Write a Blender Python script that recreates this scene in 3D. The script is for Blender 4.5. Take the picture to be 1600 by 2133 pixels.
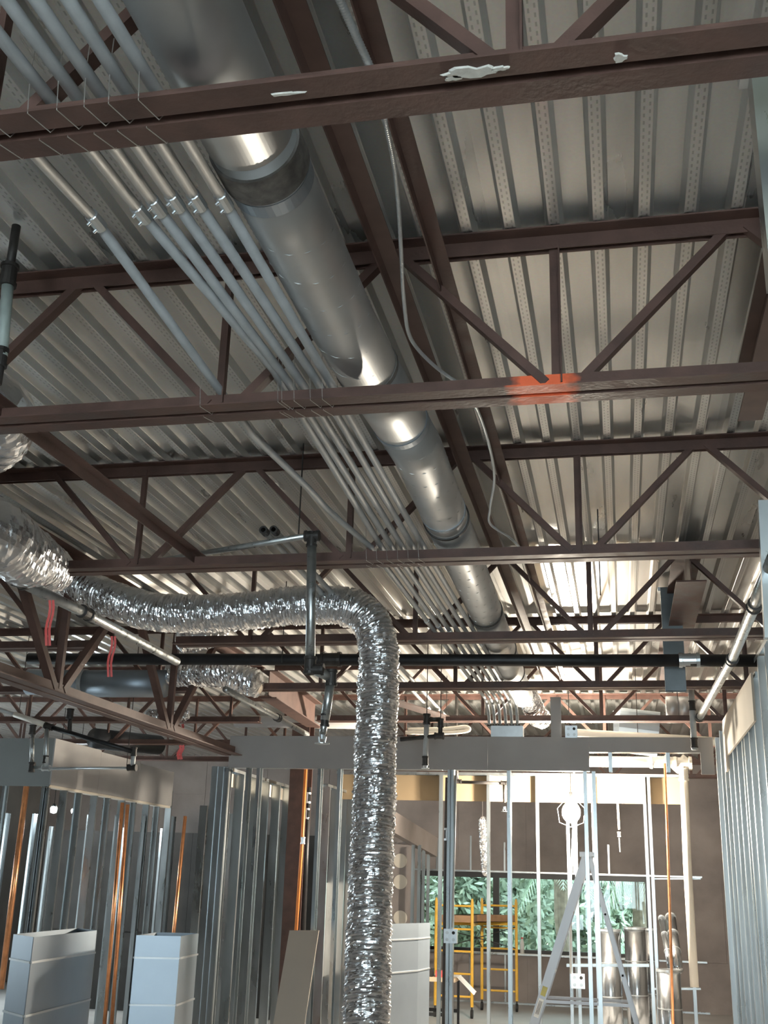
import bpy, math, random
from mathutils import Vector as V, Matrix, noise
random.seed(7)
C = bpy.context.scene
for o in list(bpy.data.objects): bpy.data.objects.remove(o)
H = 1.95                                   # camera height above the slab
F = 2298.79                                # focal length in pixels of a 1600 x 2133 frame
yaw, pit, rol = -0.21293503, 0.32166329, -0.03011109
cy, sy, cp, sp, cr, sr = math.cos(yaw), math.sin(yaw), math.cos(pit), math.sin(pit), math.cos(rol), math.sin(rol)
FW = V((sy*cp, cy*cp, sp)); R0 = V((cy, -sy, 0)); D0 = FW.cross(R0)
RT = cr*R0 + sr*D0; DN = -sr*R0 + cr*D0
CAM = V((0, 0, H))
# ---------------------------------------------------------------- camera
cd = bpy.data.cameras.new('camera'); cam = bpy.data.objects.new('camera', cd); C.collection.objects.link(cam)
cd.sensor_fit = 'VERTICAL'; cd.sensor_height = 36; cd.sensor_width = 27; cd.lens = F*36/2133; cd.clip_end = 200; cd.clip_start = .05
m3 = Matrix((RT, -DN, -FW)).transposed(); cam.matrix_world = Matrix.Translation(CAM) @ m3.to_4x4(); C.camera = cam
# ---------------------------------------------------------------- sky, exposure
C.view_settings.view_transform = 'Standard'; C.view_settings.look = 'None'; C.view_settings.gamma = 1; C.view_settings.use_curve_mapping = False
C.view_settings.exposure = 0.15
SKY = 10.5; LAMP = 2500.0
w = bpy.data.worlds.new('World'); C.world = w; w.use_nodes = True
bg = w.node_tree.nodes['Background']; bg.inputs[0].default_value = (.78, .93, 1, 1); bg.inputs[1].default_value = SKY

def ray(px, py): return RT*((px-800)/F) + DN*((py-1066.5)/F) + FW
def at(px, py, Y):                         # pixel -> point at distance Y into the building
    d = ray(px, py); return CAM + d*(Y/d.y)
def az(px, py, z):                         # pixel -> point at height z above the camera
    d = ray(px, py); return CAM + d*(z/d.z)
# ---------------------------------------------------------------- materials
def nt(name):
    m = bpy.data.materials.new(name); m.use_nodes = True
    return m, m.node_tree, m.node_tree.nodes['Principled BSDF']
def mat(name, col, rough=.5, metal=0, var=.12, scale=6, bump=0, bscale=40, col2=None, stretch=(1,1,1), rvar=0, emit=0, spec=.5):
    m, t, p = nt(name); N = t.nodes.new; L = t.links.new
    tc = N('ShaderNodeTexCoord'); mp = N('ShaderNodeMapping'); mp.inputs[3].default_value = stretch; L(tc.outputs['Object'], mp.inputs[0])
    n = N('ShaderNodeTexNoise'); n.inputs['Scale'].default_value = scale; n.inputs['Detail'].default_value = 6; L(mp.outputs[0], n.inputs[0])
    r = N('ShaderNodeValToRGB'); r.color_ramp.elements[0].position = .3; r.color_ramp.elements[1].position = .7
    a = [max(0, c*(1-var)) for c in col]; b = [c*(1+var) for c in col] if col2 is None else col2
    r.color_ramp.elements[0].color = (*a, 1); r.color_ramp.elements[1].color = (*b[:3], 1)
    L(n.outputs[0], r.inputs[0]); L(r.outputs[0], p.inputs['Base Color'])
    p.inputs['Roughness'].default_value = rough; p.inputs['Metallic'].default_value = metal; p.inputs['Specular IOR Level'].default_value = spec
    if rvar:
        q = N('ShaderNodeMapRange'); q.inputs[3].default_value = rough-rvar; q.inputs[4].default_value = rough+rvar
        q.inputs[1].default_value = .3; q.inputs[2].default_value = .7
        L(n.outputs[0], q.inputs[0]); L(q.outputs[0], p.inputs['Roughness'])
    if bump:
        n2 = N('ShaderNodeTexNoise'); n2.inputs['Scale'].default_value = bscale; n2.inputs['Detail'].default_value = 4; L(mp.outputs[0], n2.inputs[0])
        bp = N('ShaderNodeBump'); bp.inputs['Strength'].default_value = bump; bp.inputs['Distance'].default_value = .01; L(n2.outputs[0], bp.inputs['Height']); L(bp.outputs[0], p.inputs['Normal'])
    if emit:
        p.inputs['Emission Color'].default_value = (*col, 1); p.inputs['Emission Strength'].default_value = emit
    return m
M = {}
M['paint'] = mat('brown_primer', (.112, .060, .047), .55, 0, .3, 9, .15, 60, rvar=.12)
M['paint_red'] = mat('red_brown_primer', (.125, .07, .055), .6, 0, .2, 7)
M['galv'] = mat('galvanised_steel', (.50, .52, .52), .34, .9, .16, 22, .06, 30, rvar=.10)
M['stud'] = mat('stud_zinc', (.43, .46, .47), .30, .94, .14, 7, .02, 14, stretch=(1, 1, .25), rvar=.05)
M['emt'] = mat('conduit_zinc', (.46, .475, .475), .60, .35, .10, 14, rvar=.08)
M['ductm'] = mat('duct_zinc', (.56, .58, .59), .48, .9, .10, 5, .03, 12, rvar=.07)
M['sheet'] = mat('duct_sheet_metal', (.33, .38, .43), .42, .75, .06, 3, .03, 5)
M['foil'] = mat('foil_jacket', (.84, .85, .87), .21, .98, .05, 12, .25, 45, rvar=.05)
M['gyp'] = mat('gypsum_paper', (.36, .345, .335), .9, 0, .06, 2.5)
M['strut'] = mat('dull_zinc', (.17, .19, .20), .5, .7, .15, 8)
M['tan'] = mat('tan_board', (.50, .43, .36), .9, 0, .05, 2.5)
M['dark'] = mat('gypsum_room_shade', (.06, .056, .052), .9, 0, .3, 2)  # near-black gypsum: the darkness of the back left rooms painted as colour
M['palepipe'] = mat('pale_green_pipe', (.42, .49, .46), .5, .1, .08, 20)
M['shine'] = mat('bright_duct_zinc', (.50, .52, .54), .20, .95, .10, 5, rvar=.06)
M['greyboard'] = mat('grey_gypsum', (.20, .21, .21), .9, 0, .05, 2.5)
M['strip'] = mat('gypsum_lamp_tint', (.25, .18, .105), .9, 0, .05, 2.5)  # gypsum with the warm cast of the lamp painted into its colour
M['gyplit'] = mat('gypsum_lit_cream', (.62, .56, .47), .9, 0, .05, 2.5)  # lamplit version of the gypsum, brightness put in the colour; round patches share it
M['brown'] = mat('brown_sheathing', (.25, .215, .20), .9, 0, .25, 1.3, .2, 30)
M['black'] = mat('black_iron', (.022, .022, .024), .45, .3, .3, 12)
M['iron'] = mat('dark_fitting', (.05, .045, .042), .5, .4, .3, 20)
M['frame'] = mat('window_frame', (.012, .011, .012), .4)
M['slab'] = mat('concrete_slab', (.52, .50, .48), .65, 0, .12, 1.2, .05, 50)
M['concrete'] = mat('block_wall', (.19, .175, .16), .9, 0, .15, 2)
M['pvc'] = mat('white_pvc', (.82, .76, .66), .4, 0, .04, 5)
M['copper'] = mat('copper_tone', (.80, .36, .17), .28, .9, .15, 12)
M['orange'] = mat('orange_tube', (.85, .28, .07), .5)
M['yellow'] = mat('scaffold_yellow', (.78, .45, .06), .5, 0, .12, 8)
M['plank'] = mat('scaffold_plank', (.34, .20, .11), .7, 0, .2, 6)
M['alu'] = mat('aluminium', (.36, .36, .37), .42, .9, .06, 5, stretch=(1, 1, .1))
M['tape'] = mat('grey_sealant', (.13, .12, .11), .85, 0, .35, 25, .5, 40)
M['ribbon'] = mat('red_flagging', (.72, .10, .09), .5)
M['white'] = mat('white_matt', (.80, .79, .76), .6)
M['wood'] = mat('table_top', (.62, .48, .33), .6, 0, .15, 5)
M['rubber'] = mat('rubber', (.02, .02, .02), .7)
M['leaf'] = mat('leaf_green', (.26, .36, .26), .6, 0, .4, 1.4, col2=(.58, .64, .50))
M['frond'] = mat('palm_green', (.16, .28, .20), .4, 0, .4, 3, col2=(.42, .52, .36))
M['bark'] = mat('bark', (.22, .17, .13), .9, 0, .3, 9, .4)
M['soil'] = mat('planting_bed', (.16, .17, .09), .95, 0, .4, 1)
M['tin'] = mat('zinc_plate', (.66, .70, .72), .35, .8, .1, 10)
M['wire'] = mat('tie_wire', (.70, .68, .64), .35, .8, .05)
M['white_paint'] = mat('white_spatter', (.72, .70, .64), .8, 0, .12, 40, .5, 60)
M['bulb'] = mat('bulb_glow', (1, .89, .73), .5, emit=LAMP)
M['bulb2'] = mat('cool_bulb_glow', (.85, .95, 1), .5, emit=1100)
M['label'] = mat('ladder_sticker', (.45, .40, .12), .5)
M['hole_shade'] = mat('hole_shade_black', (.02, .02, .02), .9)  # black discs standing in for the shade inside duct ends and an open knockout

def deck_material():
    m, t, p = nt('steel_deck'); N = t.nodes.new; L = t.links.new
    tc = N('ShaderNodeTexCoord'); sx = N('ShaderNodeSeparateXYZ'); L(tc.outputs['Object'], sx.inputs[0])
    n = N('ShaderNodeTexNoise'); n.inputs['Scale'].default_value = 2.2; n.inputs['Detail'].default_value = 7
    mp = N('ShaderNodeMapping'); mp.inputs[3].default_value = (3, .5, 1); L(tc.outputs['Object'], mp.inputs[0]); L(mp.outputs[0], n.inputs[0])
    r = N('ShaderNodeValToRGB'); r.color_ramp.elements[0].position = .32; r.color_ramp.elements[1].position = .68
    r.color_ramp.elements[0].color = (.60, .595, .57, 1); r.color_ramp.elements[1].color = (.76, .75, .72, 1)
    L(n.outputs[0], r.inputs[0])
    f = N('ShaderNodeTexNoise'); f.inputs['Scale'].default_value = 90; L(tc.outputs['Object'], f.inputs[0])
    # stamped dimples along the narrow bearing ribs: two staggered rows in x, repeating along y
    def math_(op, a, b=None):
        q = N('ShaderNodeMath'); q.operation = op
        for i, v in enumerate((a, b)):
            if v is None: continue
            if isinstance(v, (int, float)): q.inputs[i].default_value = v
            else: L(v, q.inputs[i])
        return q.outputs[0]
    ux = math_('SUBTRACT', math_('FRACT', math_('ADD', math_('DIVIDE', sx.outputs[0], .1524), .5)), .5)   # rib centre = 0
    ax = math_('ABSOLUTE', ux)
    row = math_('MULTIPLY', math_('GREATER_THAN', ax, .038), math_('LESS_THAN', ax, .075))
    sg = math_('MULTIPLY', math_('GREATER_THAN', ux, 0), .5)
    vy = math_('FRACT', math_('ADD', math_('DIVIDE', sx.outputs[1], .034), sg))
    dot = math_('MULTIPLY', row, math_('LESS_THAN', vy, .5))
    low = math_('LESS_THAN', sx.outputs[2], .004)
    dot = math_('MULTIPLY', dot, low)
    bp = N('ShaderNodeBump'); bp.inputs['Strength'].default_value = .9; bp.inputs['Distance'].default_value = .004; L(dot, bp.inputs['Height'])
    b2 = N('ShaderNodeBump'); b2.inputs['Strength'].default_value = .04; b2.inputs['Distance'].default_value = .004; L(n.outputs[0], b2.inputs['Height']); L(bp.outputs[0], b2.inputs['Normal'])
    L(b2.outputs[0], p.inputs['Normal'])
    mx = N('ShaderNodeMixRGB'); mx.blend_type = 'MULTIPLY'; mx.inputs[0].default_value = .16; L(r.outputs[0], mx.inputs[1]); L(f.outputs[1], mx.inputs[2])
    gp = N('ShaderNodeNewGeometry'); sg2 = N('ShaderNodeSeparateXYZ'); L(gp.outputs['Position'], sg2.inputs[0])
    wob = math_('MULTIPLY', n.outputs[0], .5)
    stx = N('ShaderNodeMapRange'); stx.interpolation_type = 'SMOOTHSTEP'; stx.inputs[1].default_value = .36; stx.inputs[2].default_value = .62; L(math_('ADD', sg2.outputs[0], wob), stx.inputs[0])
    sty = N('ShaderNodeMapRange'); sty.interpolation_type = 'SMOOTHSTEP'; sty.inputs[1].default_value = 2.9; sty.inputs[2].default_value = 2.0; L(math_('ADD', sg2.outputs[1], wob), sty.inputs[0])
    stain = N('ShaderNodeMixRGB'); L(math_('MULTIPLY', math_('MULTIPLY', stx.outputs[0], sty.outputs[0]), .85), stain.inputs[0]); L(mx.outputs[0], stain.inputs[1]); stain.inputs[2].default_value = (.17, .15, .075, 1)
    dk = N('ShaderNodeMixRGB'); dk.blend_type = 'MULTIPLY'; L(math_('MULTIPLY', dot, .45), dk.inputs[0]); L(stain.outputs[0], dk.inputs[1]); dk.inputs[2].default_value = (.25, .25, .25, 1)  # shade of the dimples painted into the base colour on top of the bump
    L(dk.outputs[0], p.inputs['Base Color']); p.inputs['Metallic'].default_value = .66
    q = N('ShaderNodeMapRange'); q.inputs[3].default_value = .24; q.inputs[4].default_value = .34; L(n.outputs[0], q.inputs[0]); L(q.outputs[0], p.inputs['Roughness'])
    return m
M['deck'] = deck_material()

def marked_paint():                        # brown primer with a sprayed orange survey mark on one chord
    m = M['paint'].copy(); m.name = 'brown_primer_orange_mark'; t = m.node_tree; N = t.nodes.new; L = t.links.new
    p = t.nodes['Principled BSDF']; src = p.inputs['Base Color'].links[0].from_socket
    g = N('ShaderNodeNewGeometry'); s = N('ShaderNodeSeparateXYZ'); L(g.outputs['Position'], s.inputs[0])
    n = N('ShaderNodeTexNoise'); n.inputs['Scale'].default_value = 18; L(g.outputs['Position'], n.inputs[0])
    a = N('ShaderNodeMath'); a.operation = 'SUBTRACT'; L(s.outputs[0], a.inputs[0]); a.inputs[1].default_value = at(1132, 825, 3.44).x
    b = N('ShaderNodeMath'); b.operation = 'ABSOLUTE'; L(a.outputs[0], b.inputs[0])
    c = N('ShaderNodeMath'); c.operation = 'MULTIPLY_ADD'; L(n.outputs[0], c.inputs[0]); c.inputs[1].default_value = .09; L(b.outputs[0], c.inputs[2])
    r = N('ShaderNodeMapRange'); r.inputs[1].default_value = .125; r.inputs[2].default_value = .165; r.inputs[3].default_value = 1; r.inputs[4].default_value = 0; L(c.outputs[0], r.inputs[0])
    mx = N('ShaderNodeMixRGB'); L(r.outputs[0], mx.inputs[0]); L(src, mx.inputs[1]); mx.inputs[2].default_value = (.95, .17, .06, 1); L(mx.outputs[0], p.inputs['Base Color'])
    return m
M['paint_mark'] = marked_paint()
def glass():
    m = bpy.data.materials.new('window_glass'); m.use_nodes = True; t = m.node_tree; t.nodes.clear(); N = t.nodes.new; L = t.links.new
    o = N('ShaderNodeOutputMaterial'); tr = N('ShaderNodeBsdfTransparent'); tr.inputs[0].default_value = (.86, .93, .92, 1)
    gl = N('ShaderNodeBsdfGlossy'); gl.inputs['Roughness'].default_value = .02; fr = N('ShaderNodeFresnel'); fr.inputs[0].default_value = 1.5
    mx = N('ShaderNodeMixShader'); L(fr.outputs[0], mx.inputs[0]); L(tr.outputs[0], mx.inputs[1]); L(gl.outputs[0], mx.inputs[2]); L(mx.outputs[0], o.inputs[0]); return m
M['glass'] = glass()
# ---------------------------------------------------------------- mesh helpers
WL = {}
def wl(o): return WL.get(o.name, V((0, 0, 0)))
def frame(d, up):
    d = d.normalized(); u = up - d*up.dot(d)
    if u.length < 1e-6: u = V((1, 0, 0)) - d*d.x
    u.normalize(); return d, u, d.cross(u)
class MB:
    def __init__(s): s.v = []; s.f = []
    def add(s, vs, fs):
        b = len(s.v); s.v += [V(x) for x in vs]; s.f += [tuple(i+b for i in f) for f in fs]; return s
    def box(s, a, b):
        x0, y0, z0 = a; x1, y1, z1 = b
        return s.add([(x0,y0,z0),(x1,y0,z0),(x1,y1,z0),(x0,y1,z0),(x0,y0,z1),(x1,y0,z1),(x1,y1,z1),(x0,y1,z1)],
                     [(0,3,2,1),(4,5,6,7),(0,1,5,4),(1,2,6,5),(2,3,7,6),(3,0,4,7)])
    def sweep(s, p0, p1, prof, u, cap=False):
        p0, p1 = V(p0), V(p1); d, u, v = frame(p1-p0, V(u)); n = len(prof)
        vs = [p + u*a + v*b for p in (p0, p1) for a, b in prof]
        fs = [(i, (i+1) % n, n+(i+1) % n, n+i) for i in range(n)]
        if cap: fs += [tuple(range(n))[::-1], tuple(range(n, 2*n))]
        return s.add(vs, fs)
    def bar(s, p0, p1, wu, wv, u=(0, 0, 1)):
        a, b = wu/2, wv/2; return s.sweep(p0, p1, [(-a,-b),(a,-b),(a,b),(-a,b)], u, True)
    def tube(s, pts, r, n=10, cap=True):
        pts = [V(p) for p in pts]; k = len(pts); rs = r if isinstance(r, (list, tuple)) else [r]*k
        d = (pts[1]-pts[0]).normalized(); _, u, _ = frame(d, V((0, 0, 1)) if abs(d.z) < .9 else V((1, 0, 0))); vs = []
        for i, p in enumerate(pts):
            a = pts[max(i-1, 0)]; b = pts[min(i+1, k-1)]; d = (b-a).normalized(); d, u, v = frame(d, u)
            vs += [p + (u*math.cos(2*math.pi*j/n) + v*math.sin(2*math.pi*j/n))*rs[i] for j in range(n)]
        fs = [(i*n+j, i*n+(j+1) % n, (i+1)*n+(j+1) % n, (i+1)*n+j) for i in range(k-1) for j in range(n)]
        if cap: fs += [tuple(range(n))[::-1], tuple(range((k-1)*n, k*n))]
        return s.add(vs, fs)
    def ring(s, p0, p1, ro, ri, n=20):          # hollow short pipe
        p0, p1 = V(p0), V(p1); d, u, v = frame(p1-p0, V((0, 0, 1)) if abs((p1-p0).normalized().z) < .9 else V((1, 0, 0))); vs = []
        for p, r in ((p0, ro), (p1, ro), (p1, ri), (p0, ri)): vs += [p + (u*math.cos(2*math.pi*j/n)+v*math.sin(2*math.pi*j/n))*r for j in range(n)]
        return s.add(vs, [(q*n+j, q*n+(j+1) % n, ((q+1) % 4)*n+(j+1) % n, ((q+1) % 4)*n+j) for q in range(4) for j in range(n)])
    def sphere(s, c, r, n=12, sc=(1, 1, 1)):
        c = V(c); vs = [c+V((0, 0, r*sc[2]))]; m = n//2
        for i in range(1, m):
            a = math.pi*i/m; vs += [c+V((r*sc[0]*math.sin(a)*math.cos(2*math.pi*j/n), r*sc[1]*math.sin(a)*math.sin(2*math.pi*j/n), r*sc[2]*math.cos(a))) for j in range(n)]
        vs.append(c-V((0, 0, r*sc[2]))); e = len(vs)-1
        fs = [(0, 1+j, 1+(j+1) % n) for j in range(n)] + [(e, e-n+(j+1) % n, e-n+j) for j in range(n)]
        fs += [(1+i*n+j, 1+(i+1)*n+j, 1+(i+1)*n+(j+1) % n, 1+i*n+(j+1) % n) for i in range(m-2) for j in range(n)]
        return s.add(vs, fs)
    def build(s, name, m, parent=None, smooth=False, label=None, cat=None, group=None, kind=None):
        if parent is not None: o0 = wl(parent)
        else:
            xs = [v.x for v in s.v]; ys = [v.y for v in s.v]; zs = [v.z for v in s.v]
            o0 = V(((min(xs)+max(xs))/2, (min(ys)+max(ys))/2, min(zs)))
        me = bpy.data.meshes.new(name); me.from_pydata([v-o0 for v in s.v], [], s.f); me.materials.append(M[m] if isinstance(m, str) else m)
        if smooth:
            for p in me.polygons: p.use_smooth = True
        me.update()
        o = bpy.data.objects.new(name, me); C.collection.objects.link(o)
        if parent is not None: o.parent = parent
        else: o.location = o0
        WL[o.name] = o0
        tag(o, label, cat, group, kind)
        return o
def tag(o, label=None, cat=None, group=None, kind=None):
    if label: o['label'] = label
    if cat: o['category'] = cat
    if group: o['group'] = group
    if kind: o['kind'] = kind
    return o
def empty(name, loc, label=None, cat=None, group=None, kind=None):
    o = bpy.data.objects.new(name, None); o.empty_display_size = .1; C.collection.objects.link(o); o.location = V(loc); WL[o.name] = V(loc); return tag(o, label, cat, group, kind)
def copy_part(src, parent, loc, name=None):      # another part sharing the same mesh, moved to loc in the parent's frame
    c = src.copy(); C.collection.objects.link(c); c.parent = parent; c.location = loc; WL[c.name] = wl(parent) + V(loc); return c
def spline(pts, n=8):
    pts = [V(p) for p in pts]; out = []
    P = [2*pts[0]-pts[1]] + pts + [2*pts[-1]-pts[-2]]
    for i in range(1, len(P)-2):
        for k in range(n):
            t = k/n; a, b, c, d = P[i-1], P[i], P[i+1], P[i+2]
            out.append(.5*((2*b) + (c-a)*t + (2*a-5*b+4*c-d)*t*t + (3*b-a-3*c+d)*t**3))
    out.append(pts[-1]); return out
def resample(pts, step):
    out = [pts[0]]; acc = 0
    for a, b in zip(pts, pts[1:]):
        L = (b-a).length; t = step-acc
        while t <= L: out.append(a+(b-a)*(t/L)); t += step
        acc = (acc+L) % step if L+acc >= step else acc+L
    return out
def cprof(w=.092, f=.034, l=.008, t=.0016):
    h = w/2; return [(f,-h+l),(f,-h),(0,-h),(0,h),(f,h),(f,h-l),(f-t,h-l),(f-t,h-t),(t,h-t),(t,-h+t),(f-t,-h+t),(f-t,-h+l)]
def uprof(w=.095, f=.03, t=.0016):
    h = w/2; return [(f,-h),(0,-h),(0,h),(f,h),(f,h-t),(t,h-t),(t,-h+t),(f,-h+t)]
def lprof(a, b, t): return [(0, 0), (a, 0), (a, t), (t, t), (t, b), (0, b)]
Z = lambda z: H + z
# ================================================================ SETTING
XL, XR, YF, YB, DZ = -11.0, 4.6, -6.0, 20.6, 2.18
fl = empty('floor', (-3, 7, 0), kind='structure')
MB().box((XL, YF, -.12), (XR, YB, 0)).build('slab', 'slab', fl)
# --- ceiling: fluted deck sheets, each a part
ceil = empty('ceiling', (0, 0, Z(DZ)), kind='structure')
def deck_sheet(y0, y1, dz):
    b = MB(); p = .1524; prof = []
    for i in range(6):
        c = i*p; prof += [(c-.066, .038), (c-.034, .038), (c-.032, .0365), (c-.0195, .001), (c-.018, 0), (c+.018, 0), (c+.0195, .001), (c+.032, .0365), (c+.034, .038)]
    prof = [(a, z) for a, z in prof]; prof.append((5*p+.066+.02, .038)); prof[0] = (-.0762, .038)
    n = len(prof); vs = [(a, y, z) for y in (y0, y1) for a, z in prof]
    fs = [(i, i+1, n+i+1, n+i) for i in range(n-1)]
    b.add(vs, fs); return b
X0 = az(1247, 455, DZ).x; RW = .1524*6
for r, (y0, y1) in enumerate([(YF, 3.36), (3.28, 9.42), (9.36, 15.4), (15.34, YB)]):
    first = None
    for k in range(-12, 6):
        x = X0 + k*RW - 2*.1524
        if first is None:
            first = deck_sheet(y0, y1, 0).build('deck_sheet', 'deck', ceil); first.location = (x, 0, .0025*(r % 2)); first.data.transform(Matrix.Translation(wl(ceil)))
        else: copy_part(first, ceil, (x, 0, .0025*(r % 2) + .0012*(k % 2)))
# weld washers / roof skin above so that no daylight leaks through
MB().box((XL-.2, YF-.3, Z(DZ)+.06), (XR+.2, YB+.2, Z(DZ)+.2)).build('roof_board', 'concrete', ceil)
# --- outer walls
zt = Z(DZ)+.06
wb = empty('wall_back', (-3, YB, 0), kind='structure')
wx0, wx1 = at(872, 1816, YB).x, at(1350, 1828, YB).x; wz0, wz1 = at(1000, 1982, YB).z, at(1000, 1817, YB).z
bk = MB()
for a, b_ in (((XL, YB, 0), (wx0, YB+.2, zt)), ((wx1, YB, 0), (XR, YB+.2, zt)), ((wx0, YB, 0), (wx1, YB+.2, wz0)), ((wx0, YB, wz1), (wx1, YB+.2, zt))): bk.box(a, b_)
bk.build('wall_core', 'brown', wb)
for za, zb_ in ((0, wz0-.03), (wz1+.03, 2.64), (2.645, 3.40), (3.405, zt-.02)):
    x = -9.0
    while x < 3.2:
        MB().box((x, YB-.013-.002*(int(x*7) % 2), za), (x+1.214, YB-.001, zb_)).build('sheathing_board', 'brown', wb); x += 1.22
for xa, xb_ in ((wx0-1.22, wx0-.01), (wx1+.01, wx1+1.22), (wx1+1.225, wx1+2.44)): MB().box((xa, YB-.013, wz0-.025), (xb_, YB-.001, wz1+.025)).build('sheathing_board', 'brown', wb)
for k in range(7):                         # cripple furring above and below the glazing
    x = at(1050, 1780, YB).x + (k-3)*.605
    a = MB().sweep((x, YB-.02, wz1+.02), (x, YB-.02, wz1+.52+.05*(k % 3)), cprof(.06, .03), (1, 0, 0)).build('furring_stud', 'stud', wb)
    MB().sweep((x, YB-.02, .03), (x, YB-.02, wz0-.03), cprof(.06, .03), (1, 0, 0)).build('furring_stud', 'stud', wb)
for z in (.015, wz0-.02, wz1+.02): MB().box((wx0-.3, YB-.07, z-.014), (wx1+.9, YB-.002, z+.014)).build('furring_track', 'stud', wb)
xm = (at(1033, 1818, YB).x)
for i, (a, b_) in enumerate(((wx0, xm), (xm, wx1))):
    wn = empty('window_%d' % (i+1), ((a+b_)/2, YB+.08, wz0), kind='structure')
    fr = MB(); t = .055
    fr.box((a, YB+.03, wz0), (b_, YB+.13, wz0+t)).box((a, YB+.03, wz1-t-.03), (b_, YB+.13, wz1)).box((a, YB+.03, wz0+t), (a+t, YB+.13, wz1-t-.03)).box((b_-t, YB+.03, wz0+t), (b_, YB+.13, wz1-t-.03))
    fr.build('window_frame', 'frame', wn)
    MB().box((a+t, YB+.076, wz0+t), (b_-t, YB+.082, wz1-t-.03)).build('pane', 'glass', wn)
MB().box((wx0-.05, YB-.05, wz0-.02), (wx1+.05, YB+.03, wz0)).build('trim_1', 'white', kind='structure')
wlft = empty('wall_left', (XL, 7, 0), kind='structure')
lw = MB()
for a, b_ in (((XL-.2, YF, 0), (XL, YB, .8)), ((XL-.2, YF, 2.6), (XL, YB, zt))): lw.box(a, b_)
for y0, y1 in ((YF, 9.5), (11.5, 14.5), (17, YB)): lw.box((XL-.2, y0, .8), (XL, y1, 2.6))
lw.build('block_wall', 'concrete', wlft)
wf = empty('wall_front', (-3, YF, 0), kind='structure')
fw = MB()
OX0, OX1 = -2.2, 4.1
for a, b_ in (((XL, YF-.2, 0), (OX0, YF, zt)), ((OX1, YF-.2, 0), (XR, YF, zt)), ((OX0, YF-.2, 0), (OX1, YF, .3)), ((OX0, YF-.2, 2.9), (OX1, YF, zt))): fw.box(a, b_)
for k in range(1, 6): fw.box((OX0+k*1.05, YF-.14, .3), (OX0+.06+k*1.05, YF-.06, 2.9))
fw.build('storefront_wall', 'concrete', wf)
MB().box((XR, YF, 0), (XR+.2, YB, zt)).build('wall_right', 'concrete', kind='structure')
# --- stud partitions
def stud_x(wall, x, y, z0, z1, name='stud', flip=1, m='stud', w=.092):          # wall runs along x: flange faces the camera
    return MB().sweep((x, y, z0), (x, y, z1), cprof(w), (flip, 0, 0)).build(name, m, wall)
def stud_y(wall, x, y, z0, z1, name='stud', flip=1, m='stud', w=.092):          # wall runs along y: web faces the camera
    return MB().sweep((x, y, z0), (x, y, z1), cprof(w), (0, flip, 0)).build(name, m, wall)
# header wall across the room
YH = 10.6
wm = empty('wall_middle', at(1000, 1600, YH)*1 - V((0, 0, at(1000, 1600, YH).z)), kind='structure')
hz0, hz1 = at(900, 1603, YH).z, at(900, 1534, YH).z
def board(wall, xa, xb, y, za, zb, m='gyp', t=.016, name='gypsum_board'): return MB().box((xa, y, za), (xb, y+t, zb)).build(name, m, wall)
xs = [at(478, 1560, YH).x, at(742, 1560, YH).x, at(1016, 1560, YH).x, at(1228, 1590, YH).x, at(1460, 1590, YH).x, at(1488, 1590, YH).x]
board(wm, xs[0], xs[1]-.002, YH, hz0, hz1); board(wm, xs[1], xs[2]-.002, YH, hz0, hz1); board(wm, xs[2], xs[3], YH, hz0, hz1)
zo = at(1340, 1567, YH).z
board(wm, xs[3]+.001, xs[4], YH, zo, hz1); board(wm, xs[4]+.001, xs[5], YH, hz0-.02, hz1)
for xa, xb, z in ((xs[0], xs[5], hz1), (xs[0], xs[3], hz0)): MB().sweep((xa, YH+.065, z-.002 if z == hz1 else z+.002), (xb, YH+.065, z-.002 if z == hz1 else z+.002), uprof(), (0, 0, -1 if z == hz1 else 1)).build('track', 'stud', wm)
MB().sweep((xs[3], YH+.065, zo), (xs[4], YH+.065, zo), uprof(), (0, 0, 1)).build('track', 'stud', wm)
for px in (505, 528, 658, 700, 934, 1060, 1230):
    x = at(px, 1750, YH).x
    stud_x(wm, x-.017, YH+.065, 0, hz1-.01, flip=1 if px not in (1230,) else -1)
stud_x(wm, at(944, 1750, YH).x, YH+.065, 0, hz1-.01, flip=-1)
stud_x(wm, at(1240, 1750, YH).x+.02, YH+.065, 0, hz0, flip=-1)
for k in range(9):
    x = xs[0]+.05+k*.52; stud_x(wm, x, YH+.065, hz0, hz1, name='cripple_stud')
for xa, xb in ((at(500,1750,YH).x, at(665,1750,YH).x),): MB().sweep((xa, YH+.065, .002), (xb, YH+.065, .002), uprof(), (0, 0, 1)).build('floor_track', 'stud', wm)
# corner post left of the header and the partition running back from it
wi = empty('wall_left_inner', (-3.9, 12, 0), kind='structure')
p = at(440, 1600, YH); zc = p.z
for dx in (0, .045, .09): stud_y(wi, p.x+.03+dx*1.3, YH+.02+dx*.3, 0, zc+.02, w=.06)
stud_x(wi, at(462, 1700, YH).x, YH+.065, 0, zc)
xw = at(488, 1700, YH).x-.09
for k in range(7):
    stud_y(wi, xw, YH+.35+.42*k, 0, zc-.005)
MB().sweep((xw, YH, zc), (xw, YH+3.0, zc), uprof(), (0, 0, -1)).build('track', 'stud', wi)
for k in range(3): MB().box((xw-.066, YH+.25+k*.95, zc-.16), (xw-.05, YH+1.17+k*.95, zc-.02)).build('gypsum_board', 'gyplit', wi)
xw2 = at(680, 1635, 12.6).x
for k in range(5): stud_y(wi, xw2, 12.6+.42*k, 0, Z(1.02))
MB().sweep((xw2, 12.5, Z(1.02)), (xw2, 14.6, Z(1.02)), uprof(), (0, 0, -1)).build('track', 'stud', wi)
MB().box((xw2-.066, 12.6, .9), (xw2-.05, 13.9, 1.9)).build('gypsum_board', 'gyp', wi)
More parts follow.
